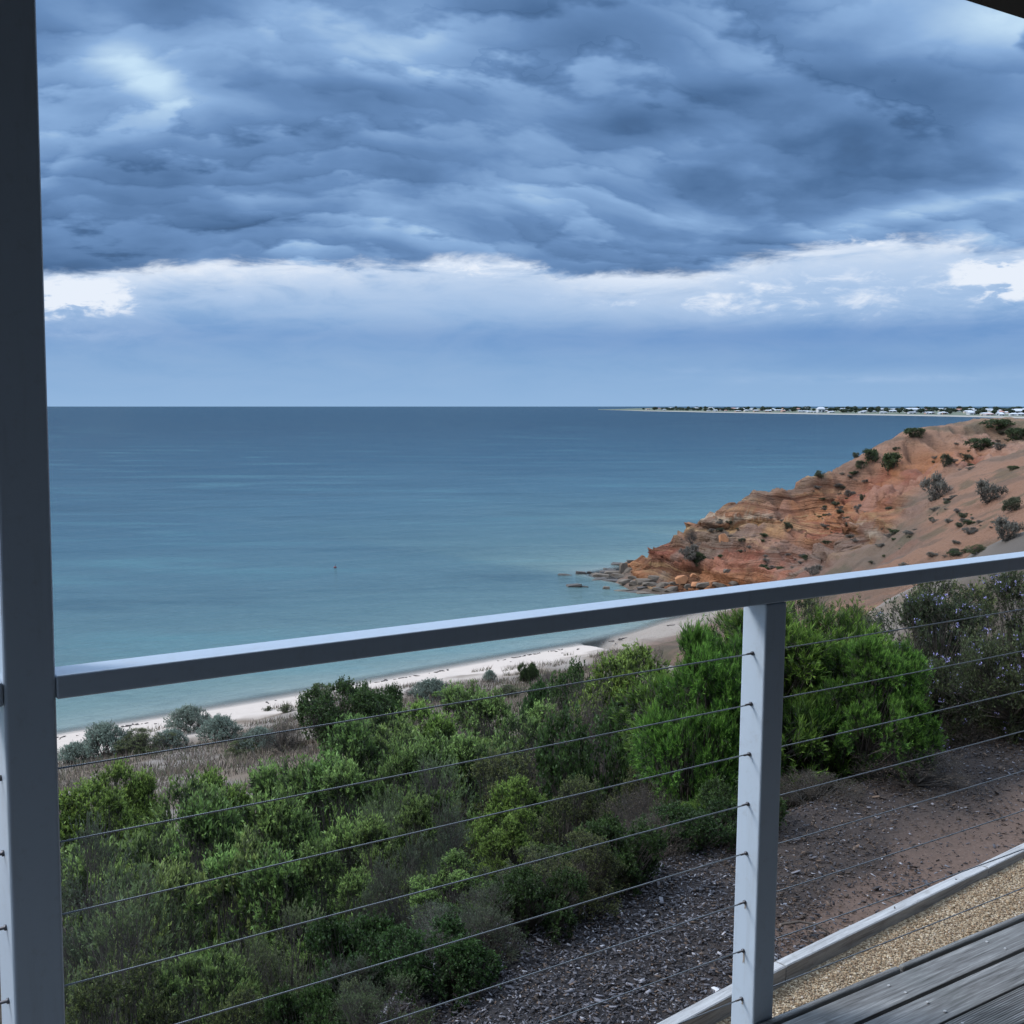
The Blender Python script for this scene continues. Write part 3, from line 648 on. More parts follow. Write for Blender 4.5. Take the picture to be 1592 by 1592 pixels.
ROCKS = [(879,894,22,7,'d','isolated flat rock farthest out in the water'),(893,911,30,9,'d','low dark rock in the water nearest the rail'),(910,912,18,6,'d',None),(904,891,17,9,'d','upright dark rock second from the open water'),
 (896,897,8,2,'d',None),(916,890,10,9,'d',None),(924,892,16,5,'b',None),(935,895,26,9,'b','broad pale flat slab in the middle of the rock spit'),(944,888,26,6,'d',None),(953,890,28,8,'b',None),(948,884,22,5,'d',None),(958,877,20,7,'d','dark block crowning the leaning rock'),
 (966,876,26,6,'d',None),(970,886,13,20,'b','pale upright rock under the dark capping blocks'),(982,875,14,5,'d',None),(962,894,24,7,'b',None),(980,889,18,9,'b',None),(930,901,34,7,'d','long dark shelf along the near side of the rock spit'),(955,904,44,7,'d',None),(943,914,12,9,'b','small square rock alone near the long shelf'),
 (975,908,26,7,'b',None),(990,909,22,8,'b',None),(1003,906,26,8,'b',None),(1012,912,24,7,'b',None),(1020,906,22,8,'b',None),(972,918,38,6,'b','long pale tongue of rock reaching into the shallow water'),(990,921,44,6,'d',None),(1010,922,40,6,'b',None),(1033,914,26,8,'b',None),(1030,922,30,6,'b',None),
 (1045,918,22,7,'b',None),(1050,910,16,6,'b',None),(1061,913,20,11,'o','big orange block resting on the shore rocks'),(1072,917,14,7,'b',None),(1082,915,16,6,'o',None),(1095,913,22,7,'b',None),(1110,911,16,6,'o',None),(1120,915,22,7,'b',None),(1078,905,10,5,'o',None),(1132,907,14,6,'b',None),(1145,911,20,6,'b',None),(1126,842,16,13,'o','squarish orange boulder perched on the headland nose'),
 (1000,916,18,5,'d',None),(1022,917,16,5,'d',None),(925,897,20,4,'d',None),(985,899,16,5,'b',None)]
# ------------------------------------------------------------------ deck, house, balustrade (rail frame: s along, q outward, z from the eye)
PSI, D = 1.0276, 1.7306; RZ = PI/2-PSI
ALV = np.array([math.sin(PSI), math.cos(PSI)]); PEV = np.array([-math.cos(PSI), math.sin(PSI)])
def rf(s, q, z=0.0): v = ALV*s + PEV*(D+q); return (float(v[0]), float(v[1]), CZ+z)
def to_rf(x, y): return x*ALV[0]+y*ALV[1], x*PEV[0]+y*PEV[1]-D
GZ = 17.70; DZ = -1.487
def rail_part(name, mat, parent, s0, s1, q0, q1, z0, z1, bev=0.004, seg=2, smooth=False):
    bm = bmesh.new(); box_bm(bm, s0, s1, q0, q1, z0, z1, bev, seg); return bm_obj(name, bm, mat, parent, smooth)
# house behind and over the viewer
house = prop(empty('house', rf(2.0, -2.75, GZ-CZ), RZ), 'dark weatherboard house wall and verandah roof over the timber deck', 'house')
def hp(name, mat, s0, s1, q0, q1, z0, z1, bev=0.0): return rail_part(name, mat, house, s0-2.0, s1-2.0, q0+2.75, q1+2.75, z0-(GZ-CZ), z1-(GZ-CZ), bev)
hp('wall', M['wall'], -8.0, 9.0, -2.85, -2.75, GZ-CZ, 1.45)
hp('beam', M['soffit'], -1.9, 9.5, 0.0, 0.09, 1.062, 1.211, 0.003)
bm = bmesh.new(); z0 = 1.212-(GZ-CZ)
vs = [bm.verts.new(v) for v in ((-3.9, 2.84, z0), (7.6, 2.84, z0), (7.6, -0.4, z0+.36), (-3.9, -0.4, z0+.36), (-3.9, 2.84, z0+.1), (7.6, 2.84, z0+.1), (7.6, -0.4, z0+.46), (-3.9, -0.4, z0+.46))]
for f in ((0,1,2,3),(7,6,5,4),(0,4,5,1),(1,5,6,2),(2,6,7,3),(3,7,4,0)): bm.faces.new([vs[i] for i in f])
bm_obj('roof', bm, M['soffit'], house)
for k in range(8): hp('rafter', M['soffit'], -1.5+k*1.3, -1.455+k*1.3, -2.74, -0.01, 1.09, 1.205)
# timber deck: boards, rounded nosing, fascia
rs0 = random.Random(9); M['screw'] = flat_mat('galvanised', (.45, .46, .47), .5, 50, .2, 0)
deck_o = prop(empty('deck', rf(2.0, -1.3, GZ-CZ), RZ), 'weathered grey timber deck with dark gaps between its boards', 'deck')
def dp(name, mat, s0, s1, q0, q1, z0, z1, bev, seg=2):
    bm = bmesh.new(); L = (s1-s0)/2; Wd = (q1-q0)/2; T = (z1-z0)/2; box_bm(bm, -L, L, -Wd, Wd, -T, T, bev, seg)
    return bm_obj(name, bm, mat, deck_o, False, ((s0+s1)/2-2.0, (q0+q1)/2+1.3, (z0+z1)/2-(GZ-CZ)))
edges = [-0.0215, -0.121, -0.226]
qn = -0.226
while qn > -2.7: edges.append(qn-0.104); qn -= 0.104
for k in range(len(edges)-1):
    dz_ = [0, -0.002, 0.001, 0, -0.001][k % 5]
    dp('deck_board', M['deck_reed'] if k in (2, 5, 9, 14) else M['deck'], -1.9, 8.5, edges[k+1]+0.0045, edges[k]-0.0045, DZ-0.024+dz_, DZ+dz_, 0.0025)
jp = at_z(1392, 1499, CZ+DZ+.003); js = to_rf(jp[0], jp[1])[0]
for a, b_ in ((-1.9, js-0.004), (js+0.004, 8.5)): dp('nosing', M['deck'], a, b_, -0.0165, 0.0035, DZ-0.05, DZ+0.004, 0.009, 4)
dp('fascia', M['soffit'], -1.9, 8.5, -0.016, 0.002, DZ-0.26, DZ-0.051, 0.002)
for k in range(9): dp('joist', M['soffit'], -1.8+k*1.2, -1.755+k*1.2, -2.7, -0.03, DZ-0.17, DZ-0.027, 0.0)
for k in range(4):
    for j_ in range(6):
        for e_ in (-0.024, 0.024):
            bm = bmesh.new(); bmesh.ops.create_cone(bm, cap_ends=True, segments=8, radius1=.0042, radius2=.0036, depth=.002)
            qc = (edges[k]+edges[k+1])/2+e_+rs0.uniform(-.004, .004)
            bm_obj('screw', bm, M['screw'], deck_o, False, (1.62+j_*.45+rs0.uniform(-.01, .01)-2.0, qc+1.3, DZ+.0012-(GZ-CZ)))
# roof post that carries the left end of the rail
sL, wL, bL = 0.4364, 0.0798, 0.104; sR, wR, bR = 2.14, 0.0715, 0.0707; hf, rw, rt = 0.42, 0.0664, 0.038
vp = prop(rail_part('verandah_post', M['paint'], None, -wL/2, wL/2, -bL/2, bL/2, 0, 1.061-(GZ-CZ), 0.006, 3), 'tall square grey verandah post standing full height at the left edge', 'post')
vp.location = rf(sL-wL/2, bL/2, GZ-CZ); vp.rotation_euler = (0, 0, RZ)
bal = prop(empty('balustrade', rf(sR-wR/2, bR/2, GZ-CZ), RZ), 'grey painted balustrade of square rail, posts and horizontal steel cables', 'balustrade')
S0, Q0, Z0 = sR-wR/2, bR/2, GZ-CZ
def bp(name, mat, s0, s1, q0, q1, z0, z1, bev=0.004, seg=3): return rail_part(name, mat, bal, s0-S0, s1-S0, q0-Q0, q1-Q0, z0-Z0, z1-Z0, bev, seg)
bp('top_rail', M['paint'], sL+0.0005, 7.4, 0.0, rw, -hf-rt, -hf, 0.0035)
bp('top_rail', M['paint'], -1.8, sL-wL-0.0005, 0.0, rw, -hf-rt, -hf, 0.0035)
for sp in (sR, sR+1.72, sR+3.44, -1.3):
    bp('post', M['paint'], sp-wR, sp, 0.001, bR, GZ-CZ, -hf-rt-0.0005, 0.005)
def tube_bm(pts, r, n=6, cap=False):
    bm = bmesh.new(); rings = []
    for i, p in enumerate(pts):
        p = Vector(p); a = Vector(pts[max(i-1, 0)]); b_ = Vector(pts[min(i+1, len(pts)-1)]); t = (b_-a).normalized()
        u = t.cross(Vector((0, 0, 1))); u = u.normalized() if u.length > 1e-3 else Vector((1, 0, 0)); v = t.cross(u)
        rr = r[i] if isinstance(r, (list, tuple)) else r
        rings.append([bm.verts.new(p + (u*math.cos(2*PI*k/n)+v*math.sin(2*PI*k/n))*rr) for k in range(n)])
    for a, b_ in zip(rings[:-1], rings[1:]):
        for k in range(n): bm.faces.new((a[k], a[(k+1) % n], b_[(k+1) % n], b_[k]))
    bm.faces.new(rings[0][::-1]); bm.faces.new(rings[-1]); return bm
rc = random.Random(4)
for k in range(8):
    z = -0.580-0.122*k; dzk = rc.uniform(-0.0015, 0.0015)
    for a, b_ in ((sL-0.002, sR-wR+0.01), (sR-0.01, 3.80), (-1.4, sL-wL+0.002)):
        sag = rc.uniform(0.001, 0.004); n = 14
        pts = [(a+(b_-a)*i/n-S0, 0.0365-Q0, z+dzk*i/n-4*sag*(i/n)*(1-i/n)-Z0) for i in range(n+1)]
        bm_obj('cable', tube_bm(pts, 0.0016, 8), M['steel'], bal, True)
    for se, q_ in ((sR-wR, 1), (sL-wL, 1)):
        pts = [(se-0.020-S0, 0.0365-Q0, z-Z0), (se-0.004-S0, 0.0365-Q0, z-Z0), (se-0.0035-S0, 0.0365-Q0, z-Z0), (se-0.0002-S0, 0.0365-Q0, z-Z0)]
        bm_obj('cable_fitting', tube_bm(pts, [0.0024, 0.0027, 0.0048, 0.0048], 10), M['fitting'], bal, True)
for k in (5, 6, 7):      # weather streaks on the bright side of the middle post
    L = [0.012, 0.028, 0.01][k-5]; z = -0.580-0.122*k
    bm = bmesh.new(); 
    pts = [(0, 0.005), (0.003, 0.0), (0.0022, -L*.5), (0.0035, -L), (0.0005, -L*.8), (-0.0018, -L*.95), (-0.0022, -L*.3)]
    vs = [bm.verts.new((sR-wR-0.0006-S0, 0.0345+a-Q0, z-0.005+b_-Z0)) for a, b_ in pts]; vt = [bm.verts.new((v.co.x+0.0008, v.co.y, v.co.z)) for v in vs]
    bm.faces.new(vs); bm.faces.new(vt[::-1])
    for i in range(len(vs)): j = (i+1) % len(vs); bm.faces.new((vs[i], vs[j], vt[j], vt[i]))
    bm_obj('rust_streak', bm, M['stain'], bal)

# ------------------------------------------------------------------ garden edging, gravel path, mulch
EP = [(880, 1668, 17.83), (1015, 1587, 17.825), (1136, 1525, 17.82), (1204, 1494, 17.815), (1297, 1447, 17.80), (1372, 1414, 17.795), (1439, 1378, 17.79), (1520, 1344, 17.785), (1592, 1310, 17.78), (1720, 1246, 17.78), (1900, 1160, 17.78)]
EW = [at_z(*e) for e in EP]
for i0, i1 in ((0, 3), (3, 7), (7, 10)):      # straight sleepers
    for i in range(i0+1, i1):
        t_ = np.linalg.norm(EW[i]-EW[i0])/np.linalg.norm(EW[i1]-EW[i0]); EW[i] = EW[i]*0.25 + 0.75*(EW[i0]*(1-t_)+EW[i1]*t_)
lab = ['nearest sleeper of the pale timber edging, emerging at the bottom behind the middle post', 'long cracked middle sleeper of the pale timber garden edging beside the gravel path', 'far thin sleeper of the pale timber edging running out at the right edge']
for (i0, i1), lb in zip(((0, 3), (3, 7), (7, 10)), lab):
    pts = EW[i0:i1+1]; base = pts[0]; a = pts[0]; b_ = pts[-1]; ang = math.atan2(b_[1]-a[1], b_[0]-a[0]); ca, sa = math.cos(ang), math.sin(ang)
    bm = bmesh.new(); rows = []
    for j, p in enumerate(pts):
        gap = 0.004 if j == 0 else (-0.004 if j == len(pts)-1 else 0)
        lx = (p[0]-a[0])*ca+(p[1]-a[1])*sa+gap; ly = -(p[0]-a[0])*sa+(p[1]-a[1])*ca; lz = p[2]-a[2]; wd = 0.052
        prof = [(0, -0.16), (0, -0.004), (-0.004, 0), (-wd+0.004, 0), (-wd, -0.004), (-wd, -0.16)]
        rows.append([bm.verts.new((lx, ly+u, lz+v)) for u, v in prof])
    for r0, r1 in zip(rows[:-1], rows[1:]):
        for k in range(6): bm.faces.new((r0[k], r0[(k+1) % 6], r1[(k+1) % 6], r1[k]))
    bm.faces.new(rows[0]); bm.faces.new(rows[-1][::-1]); bmesh.ops.recalc_face_normals(bm, faces=bm.faces[:])
    o = bm_obj('timber_edging', bm, M['sleeper'], None, False, tuple(base), (0, 0, ang)); prop(o, lb, 'garden edging', 'sleepers edging the gravel path')
for px, py, k_ in ((1213, 1499, 1), (1120, 1539, 0), (1505, 1357, 1), (1487, 1364, 1)):
    e_ = [o for o in C.objects if o.name.startswith('timber_edging')][k_]; p = at_z(px, py, 17.80); bm = bmesh.new(); bmesh.ops.create_cone(bm, cap_ends=True, segments=8, radius1=.005, radius2=.004, depth=.003)
    fr = np.array(e_.location); a_ = e_.rotation_euler[2]; dxy = p[:2]-fr[:2]; lx, ly = dxy[0]*math.cos(a_)+dxy[1]*math.sin(a_), -dxy[0]*math.sin(a_)+dxy[1]*math.cos(a_)
    vz = min(e_.data.vertices, key=lambda v: (v.co.x-lx)**2+(v.co.z < -.1)*9).co; o = bm_obj('nail', bm, M['fitting'], e_, False, (lx, -.026, vz.z+.002))
eS = np.array([to_rf(p[0], p[1]) for p in EW])                      # edging in rail coordinates (s, q)
eZ = np.array([p[2] for p in EW])
def edge_q(s): return np.interp(s, eS[:, 0], eS[:, 1])
PATHZ = 17.745
ss = np.linspace(-0.5, 7.5, 161); tt = np.linspace(0, 1, 21); SS, TT = np.meshgrid(ss, tt); QQ = -0.05 + (edge_q(SS)-0.03+0.05)*TT
xx = ALV[0]*SS+PEV[0]*(D+QQ); yy = ALV[1]*SS+PEV[1]*(D+QQ); zz3 = PATHZ + fbm(xx*3, yy*3, 0, 3, 131)*0.008
ny, nx = SS.shape; idx = np.arange(ny*nx).reshape(ny, nx); quad = np.stack([idx[:-1, :-1], idx[:-1, 1:], idx[1:, 1:], idx[1:, :-1]], -1).reshape(-1, 4)
prop(link('gravel_path', mesh_np('gravel_path', np.stack([xx, yy, zz3], -1).reshape(-1, 3), quad, 4, M['gravel'], None, True)), kind='structure')
rng = np.random.default_rng(7)
def rotm(n, tilt):
    """random rotations: mostly flat, tilted by tilt"""
    a = rng.uniform(0, 2*PI, n); tx = rng.normal(0, tilt, n); ty = rng.normal(0, tilt, n); R = np.zeros((n, 3, 3))
    ux = np.stack([np.cos(a), np.sin(a), tx], -1); ux /= np.linalg.norm(ux, axis=1)[:, None]
    uy = np.stack([-np.sin(a), np.cos(a), ty], -1); uz = np.cross(ux, uy); uz /= np.linalg.norm(uz, axis=1)[:, None]; uy = np.cross(uz, ux)
    R[:, :, 0] = ux; R[:, :, 1] = uy; R[:, :, 2] = uz; return R
BOXV = np.array([(x, y, z) for x in (-.5, .5) for y in (-.5, .5) for z in (-.5, .5)], float); BOXF = np.array([(0,1,3,2),(4,6,7,5),(0,4,5,1),(2,3,7,6),(0,2,6,4),(1,5,7,3)])
def scatter(name, P, size, tilt, cols, mat, V0=BOXV, F0=BOXF, jitter=0.15):
    n = len(P); R = rotm(n, tilt); v = V0[None]*(1+rng.normal(0, jitter, (n, len(V0), 1)))*size[:, None, :]
    v = np.einsum('nij,nkj->nki', R, v) + P[:, None, :]
    f = F0[None]+(np.arange(n)*len(V0))[:, None, None]
    return mesh_np(name, v.reshape(-1, 3), f.reshape(-1, F0.shape[1]), F0.shape[1], mat, np.repeat(cols, len(V0), 0))
# pebbles
n = 95000; s = rng.uniform(1.1, 6.3, n); t = rng.uniform(0, 1, n); q = t*(edge_q(s)-0.07)
P_ = np.stack([ALV[0]*s+PEV[0]*(D+q), ALV[1]*s+PEV[1]*(D+q), np.full(n, PATHZ+0.001)], -1); P_[:, 2] += fbm(P_[:, 0]*3, P_[:, 1]*3, 0, 3, 131)*0.008
pal = np.array([.84, .82, .84])*np.array([(0.36, 0.27, 0.165), (0.28, 0.20, 0.12), (0.45, 0.37, 0.25), (0.20, 0.14, 0.09), (0.55, 0.48, 0.38), (0.33, 0.23, 0.13)])
cc = pal[rng.choice(6, n, p=[.3, .25, .17, .12, .04, .12])]*rng.uniform(.75, 1.2, (n, 1)); sz = rng.lognormal(math.log(0.0040), 0.35, (n, 1))*np.array([1.3, 1, .8])
me = scatter('path_gravel', P_, sz, 0.4, cc, M['chips'], jitter=0.25); prop(link('path_gravel', me), 'fine tan gravel covering the path beside the deck', 'gravel', kind='stuff')
# bark chips
n = 300000; x = rng.uniform(-1.8, 6.0, n); y = rng.uniform(2.8, 8.5, n); s = ALV[0]*x+ALV[1]*y; q = PEV[0]*x+PEV[1]*y-D; shq = NX*x+NY*y
keep = (q > edge_q(s)+0.02) & (shq < 4.8) & (x > -0.45*y) & (x < 0.62*y+0.4); leftm = sstep(2.2, 1.2, x)
bare = sstep(0.0, 0.5, fbm(x/0.8+3, y/0.8, 0, 3, 113)+0.2)*(1-leftm)*sstep(3.4, 2.8, shq)
keep &= rng.uniform(0, 1, n) < sstep(4.7, 3.6, shq)* (0.35+0.65*leftm)*(1-0.75*bare); x, y, leftm = x[keep], y[keep], leftm[keep]; n = len(x)
z = H0(x, y)+bumpy(x, y)+rng.uniform(0.002, 0.016, n)
pal = np.array([(0.055, 0.05, 0.055), (0.12, 0.115, 0.13), (0.22, 0.215, 0.24), (0.09, 0.065, 0.05), (0.42, 0.41, 0.44), (0.16, 0.11, 0.08)])
pl = np.array([.34, .32, .15, .08, .04, .07]); pr = np.array([.30, .16, .05, .28, .025, .185])
u = rng.uniform(0, 1, n); cum = np.where(leftm[:, None] > .5, np.cumsum(pl)[None], np.cumsum(pr)[None]); cc = 0.72*pal[np.clip((u[:, None] > cum).sum(1), 0, 5)]*rng.uniform(.7, 1.25, (n, 1))
L = rng.lognormal(math.log(0.0115), 0.45, n); sz = np.stack([L, L*rng.uniform(.2, .5, n), rng.uniform(.0015, .004, n)], -1)
me = scatter('bark_mulch', np.stack([x, y, z], -1), sz, 0.33, cc, M['chips']); prop(link('bark_mulch', me), 'grey bark chip mulch covering the garden bed below the balustrade', 'mulch', kind='stuff')

# ------------------------------------------------------------------ shrubs
def unit(v): return v/np.maximum(np.linalg.norm(v, axis=-1, keepdims=True), 1e-9)
def tubes(segs, n=3):
    """segs: list of (p0, p1, r0, r1) arrays -> V, F"""
    p0, p1, r0, r1 = segs; t = unit(p1-p0); ref = np.where(np.abs(t[:, 2:3]) > .9, np.array([[1., 0, 0]]), np.array([[0, 0, 1.]])); u = unit(np.cross(t, ref)); v = np.cross(t, u)
    ang = np.arange(n)*2*PI/n; ring = u[:, None]*np.cos(ang)[None, :, None] + v[:, None]*np.sin(ang)[None, :, None]
    V = np.concatenate([p0[:, None]+ring*r0[:, None, None], p1[:, None]+ring*r1[:, None, None]], 1); k = np.arange(n); f = np.stack([k, (k+1) % n, (k+1) % n+n, k+n], -1)
    Fq = f[None]+(np.arange(len(p0))*2*n)[:, None, None]; return V.reshape(-1, 3), Fq.reshape(-1, 4)
def make_bush(name, seed, ncl=200, nsh=12, nlf=9, leaf=0.03, lw=0.007, shoot=0.11, spread=0.05, up=0.6, old=(.04,.07,.03), tip=(.13,.2,.06), flatten=0.75, lump=0.35, inner=0.3,
              twig=(0.2,.18,.165), flowers=0, fcol=(.35,.32,.6), cover=-0.25, bare=0.0, leafang=0.55, density_gap=0.0, name2='shrub', var=0.25, trunk=0.03, branchy=1.0, tuft=0, domes=0):
    r = np.random.default_rng(seed); g = lambda *s: r.normal(0, 1, s)
    d = unit(g(ncl*3, 3)); d = d[d[:, 2] > cover][:ncl]; nc = len(d)
    lob = unit(g(7, 3)); lob[:, 2] = np.abs(lob[:, 2])*.7; lobr = r.uniform(.5, 1, 7)
    R = 0.72 + lump*np.max(np.exp(-((1-d@lob.T)/0.12))*lobr[None], 1) + 0.10*g(nc)*.5
    rad = R*np.where(r.uniform(0, 1, nc) < inner, r.uniform(.45, .85, nc), r.uniform(.88, 1.02, nc))
    cen = np.array([0, 0, 0.42]) + d*rad[:, None]*np.array([1, 1, flatten])
    if domes:
        dc = unit(g(domes*3, 3)); dc = dc[dc[:, 2] > -.15][:domes]; dc = dc*r.uniform(.55, .78, (len(dc), 1)); dr = r.uniform(.19, .36, len(dc)); wh = r.integers(0, len(dc), nc)
        d = unit(unit(g(nc, 3))+np.array([0, 0, .55])+dc[wh]*.7); sel_ = r.uniform(0, 1, nc) < inner; d2_ = unit(g(nc, 3))
        cen = np.array([0, 0, 0.42]) + (dc[wh]+d*(dr[wh]*r.uniform(.85, 1.05, nc))[:, None])*np.array([1, 1, flatten]); cen[sel_] = (np.array([0, 0, .42])+d2_*r.uniform(.3, .75, (nc, 1))*np.array([1, 1, flatten]))[sel_]
    cen[:, 2] = np.maximum(cen[:, 2], 0.03)
    gap = vnoise(d[:, 0]*2.4, d[:, 1]*2.4, d[:, 2]*2.4+seed, 3) > (density_gap*2-1); cen, d = cen[gap], d[gap]; nc = len(cen)
    tint = r.uniform(1-var, 1+var, (nc, 1))*(1+0.25*vnoise(cen[:, 0]*2, cen[:, 1]*2, cen[:, 2]*2, seed))[:, None]
    hasleaf = r.uniform(0, 1, nc) >= bare
    base = np.repeat(cen, nsh, 0)+g(nc*nsh, 3)*spread; dd = unit(np.repeat(d, nsh, 0)*0.75+np.array([0, 0, up])+g(nc*nsh, 3)*0.42); L = shoot*r.uniform(.6, 1.25, nc*nsh)
    stint = np.repeat(tint, nsh, 0)*r.uniform(.85, 1.15, (nc*nsh, 1)); hl = np.repeat(hasleaf, nsh)
    # twigs
    end = base+dd*L[:, None]*0.96; V1, F1 = tubes((base, end, np.full(len(base), .0022), np.full(len(base), .001)))
    nl = max(8, int(11*branchy)); limb_t = unit(g(nl, 3)*np.array([1, 1, .25])+np.array([0, 0, .9])); 
    lp0 = np.tile([[0., 0, -0.05]], (nl, 1))+g(nl, 3)*np.array([.03, .03, 0]); lp1 = lp0*1.0+limb_t*np.array([.42, .42, .38]); 
    near = np.argmin(((cen[:, None]-lp1[None])**2).sum(-1), 1); mid = lp1[near]+(cen-lp1[near])*.5+g(nc, 3)*.05
    segs = (np.concatenate([lp0, lp1[near], mid]), np.concatenate([lp1, mid, cen]), np.concatenate([np.full(nl, trunk), np.full(nc, .012), np.full(nc, .007)]), np.concatenate([np.full(nl, trunk*.5), np.full(nc, .007), np.full(nc, .003)]))
    V2, F2 = tubes(segs, 4)
    # leaves
    base, dd, L, stint = base[hl], dd[hl], L[hl], stint[hl]; m_ = len(base)
    t = r.uniform(.08, 1.0, (m_, nlf)) if not tuft else r.uniform(.6, 1.0, (m_, nlf)); pos = base[:, None]+dd[:, None]*(L[:, None]*t)[..., None]
    side = unit(np.cross(dd[:, None], g(m_, nlf, 3))); ld = unit(dd[:, None]*(1-leafang)+side*leafang); ll = leaf*r.uniform(.6, 1.3, (m_, nlf, 1)); ww = unit(np.cross(ld, g(m_, nlf, 3)))*lw*r.uniform(.7, 1.3, (m_, nlf, 1))
    a = pos; b_ = pos+ld*ll*.45+ww; c = pos+ld*ll; e = pos+ld*ll*.45-ww
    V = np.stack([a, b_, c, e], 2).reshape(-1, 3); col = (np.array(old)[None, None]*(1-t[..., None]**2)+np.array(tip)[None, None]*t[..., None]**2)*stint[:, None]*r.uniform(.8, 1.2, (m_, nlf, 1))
    col = np.repeat(col.reshape(-1, 3), 4, 0); Fl = np.arange(len(V)).reshape(-1, 4)
    s_ = 1/np.percentile(np.abs(V[:, :2]), 99.0); sz_ = 1/np.percentile(V[:, 2], 99.3); sc_ = np.array([s_, s_, sz_])
    root = empty(name2, (0, 0, -500)); lm = M['leaf']
    link('foliage', mesh_np(name+'_foliage', V*sc_, Fl, 4, lm, np.clip(col, 0, 1)), root)
    V3 = np.concatenate([V2, V1])*sc_; F3 = np.concatenate([F2, F1+len(V2)]); bmn = M['greybark'] if twig[0] > .15 else M['bark']
    link('branches', mesh_np(name+'_branches', V3, F3, 4, bmn), root)
    if flowers:
        k = r.choice(m_, min(flowers, m_), replace=False); k = k[(dd[k, 2] > -.1)]; p = base[k]+dd[k]*L[k][:, None]*1.03; nf = 7
        pp = np.repeat(p, nf, 0)+g(len(p)*nf, 3)*.016; w1 = unit(g(len(pp), 3))*.011; w2 = unit(np.cross(w1, g(len(pp), 3)))*.008
        V4 = np.stack([pp-w1, pp+w2, pp+w1, pp-w2], 1).reshape(-1, 3); fc_ = np.repeat(np.array(fcol)[None]*r.uniform(.7, 1.3, (len(pp), 1)), 4, 0)
        link('flowers', mesh_np(name+'_flowers', V4*sc_, np.arange(len(V4)).reshape(-1, 4), 4, M['flower'], np.clip(fc_, 0, 1)), root)
    return root
PB = {}
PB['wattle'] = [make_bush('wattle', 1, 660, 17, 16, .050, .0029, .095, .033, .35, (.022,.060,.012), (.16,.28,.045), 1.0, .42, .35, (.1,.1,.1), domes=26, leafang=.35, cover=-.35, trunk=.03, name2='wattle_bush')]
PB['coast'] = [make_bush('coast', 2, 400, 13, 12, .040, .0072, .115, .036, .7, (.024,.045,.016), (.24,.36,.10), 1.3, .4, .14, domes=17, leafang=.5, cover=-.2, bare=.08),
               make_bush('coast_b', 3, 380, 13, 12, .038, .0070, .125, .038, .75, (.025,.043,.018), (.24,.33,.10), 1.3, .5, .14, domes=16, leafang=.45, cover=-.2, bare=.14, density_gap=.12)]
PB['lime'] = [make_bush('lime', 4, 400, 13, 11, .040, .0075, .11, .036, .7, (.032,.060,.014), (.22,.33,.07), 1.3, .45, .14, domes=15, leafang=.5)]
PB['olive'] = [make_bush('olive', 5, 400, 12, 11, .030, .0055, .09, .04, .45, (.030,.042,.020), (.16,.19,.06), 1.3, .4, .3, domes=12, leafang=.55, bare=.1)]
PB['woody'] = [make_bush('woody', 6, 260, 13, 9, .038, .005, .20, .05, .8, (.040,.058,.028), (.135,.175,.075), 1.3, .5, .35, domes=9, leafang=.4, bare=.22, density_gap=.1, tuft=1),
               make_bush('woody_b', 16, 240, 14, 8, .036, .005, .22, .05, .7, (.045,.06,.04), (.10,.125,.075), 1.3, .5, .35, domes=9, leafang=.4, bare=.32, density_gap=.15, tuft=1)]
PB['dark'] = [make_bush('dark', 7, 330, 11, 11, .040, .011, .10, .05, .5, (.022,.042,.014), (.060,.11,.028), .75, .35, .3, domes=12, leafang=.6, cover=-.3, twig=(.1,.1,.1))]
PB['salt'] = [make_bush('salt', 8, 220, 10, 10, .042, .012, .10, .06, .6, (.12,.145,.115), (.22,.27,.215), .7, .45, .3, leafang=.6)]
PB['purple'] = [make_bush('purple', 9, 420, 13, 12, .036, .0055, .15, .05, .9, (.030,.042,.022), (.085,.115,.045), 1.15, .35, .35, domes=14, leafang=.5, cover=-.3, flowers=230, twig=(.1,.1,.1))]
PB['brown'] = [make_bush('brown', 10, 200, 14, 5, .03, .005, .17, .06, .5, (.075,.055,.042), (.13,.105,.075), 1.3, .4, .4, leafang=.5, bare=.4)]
PB['scrub'] = [make_bush('scrub', 11, 90, 8, 7, .08, .030, .16, .08, .6, (.05,.055,.032), (.095,.10,.055), .7, .45, .3, domes=6, leafang=.6), make_bush('scrub_b', 12, 80, 8, 7, .08, .028, .16, .08, .6, (.11,.095,.08), (.18,.165,.135), .7, .45, .3, domes=5, leafang=.6),
               make_bush('scrub_c', 13, 90, 8, 8, .08, .032, .15, .08, .6, (.04,.055,.024), (.08,.105,.04), .7, .45, .3, domes=5, leafang=.6)]
used = set(); rs = random.Random(11)
def put(kind, x, y, gz, W, H, label, group, W2=None):
    i = 0
    if isinstance(kind, tuple): kind, i = kind
    proto = PB[kind][i % len(PB[kind])]; W2 = W2 or W*rs.uniform(.85, 1.1)
    loc = (x, y, gz-0.02*H); rz = rs.uniform(0, 2*PI); sca = (W/2, W2/2, H)
    if (kind, i) not in used:
        used.add((kind, i)); proto.location = loc; proto.rotation_euler = (0, 0, rz); proto.scale = sca; prop(proto, label, 'shrub', group); return proto
    o = dup(proto, loc, rz, sca, label, group); o['category'] = 'shrub'; return o
def bush(kind, px, pytop, wpx, depth, label, group='shrubs on the slope below the deck'):
    p = at_y(px, pytop, depth); W = wpx/F*depth; gz = ground_z(p[0], p[1]+W*.15); H = p[2]-gz
    H = max(H, 0.42*W); W = max(W, (0.6 if kind == 'wattle' else 0.8)*H); return put(kind, p[0], p[1]+W*.15, p[2]-H, W, H, label, group)
for rec in BUSHES: bush(*rec)
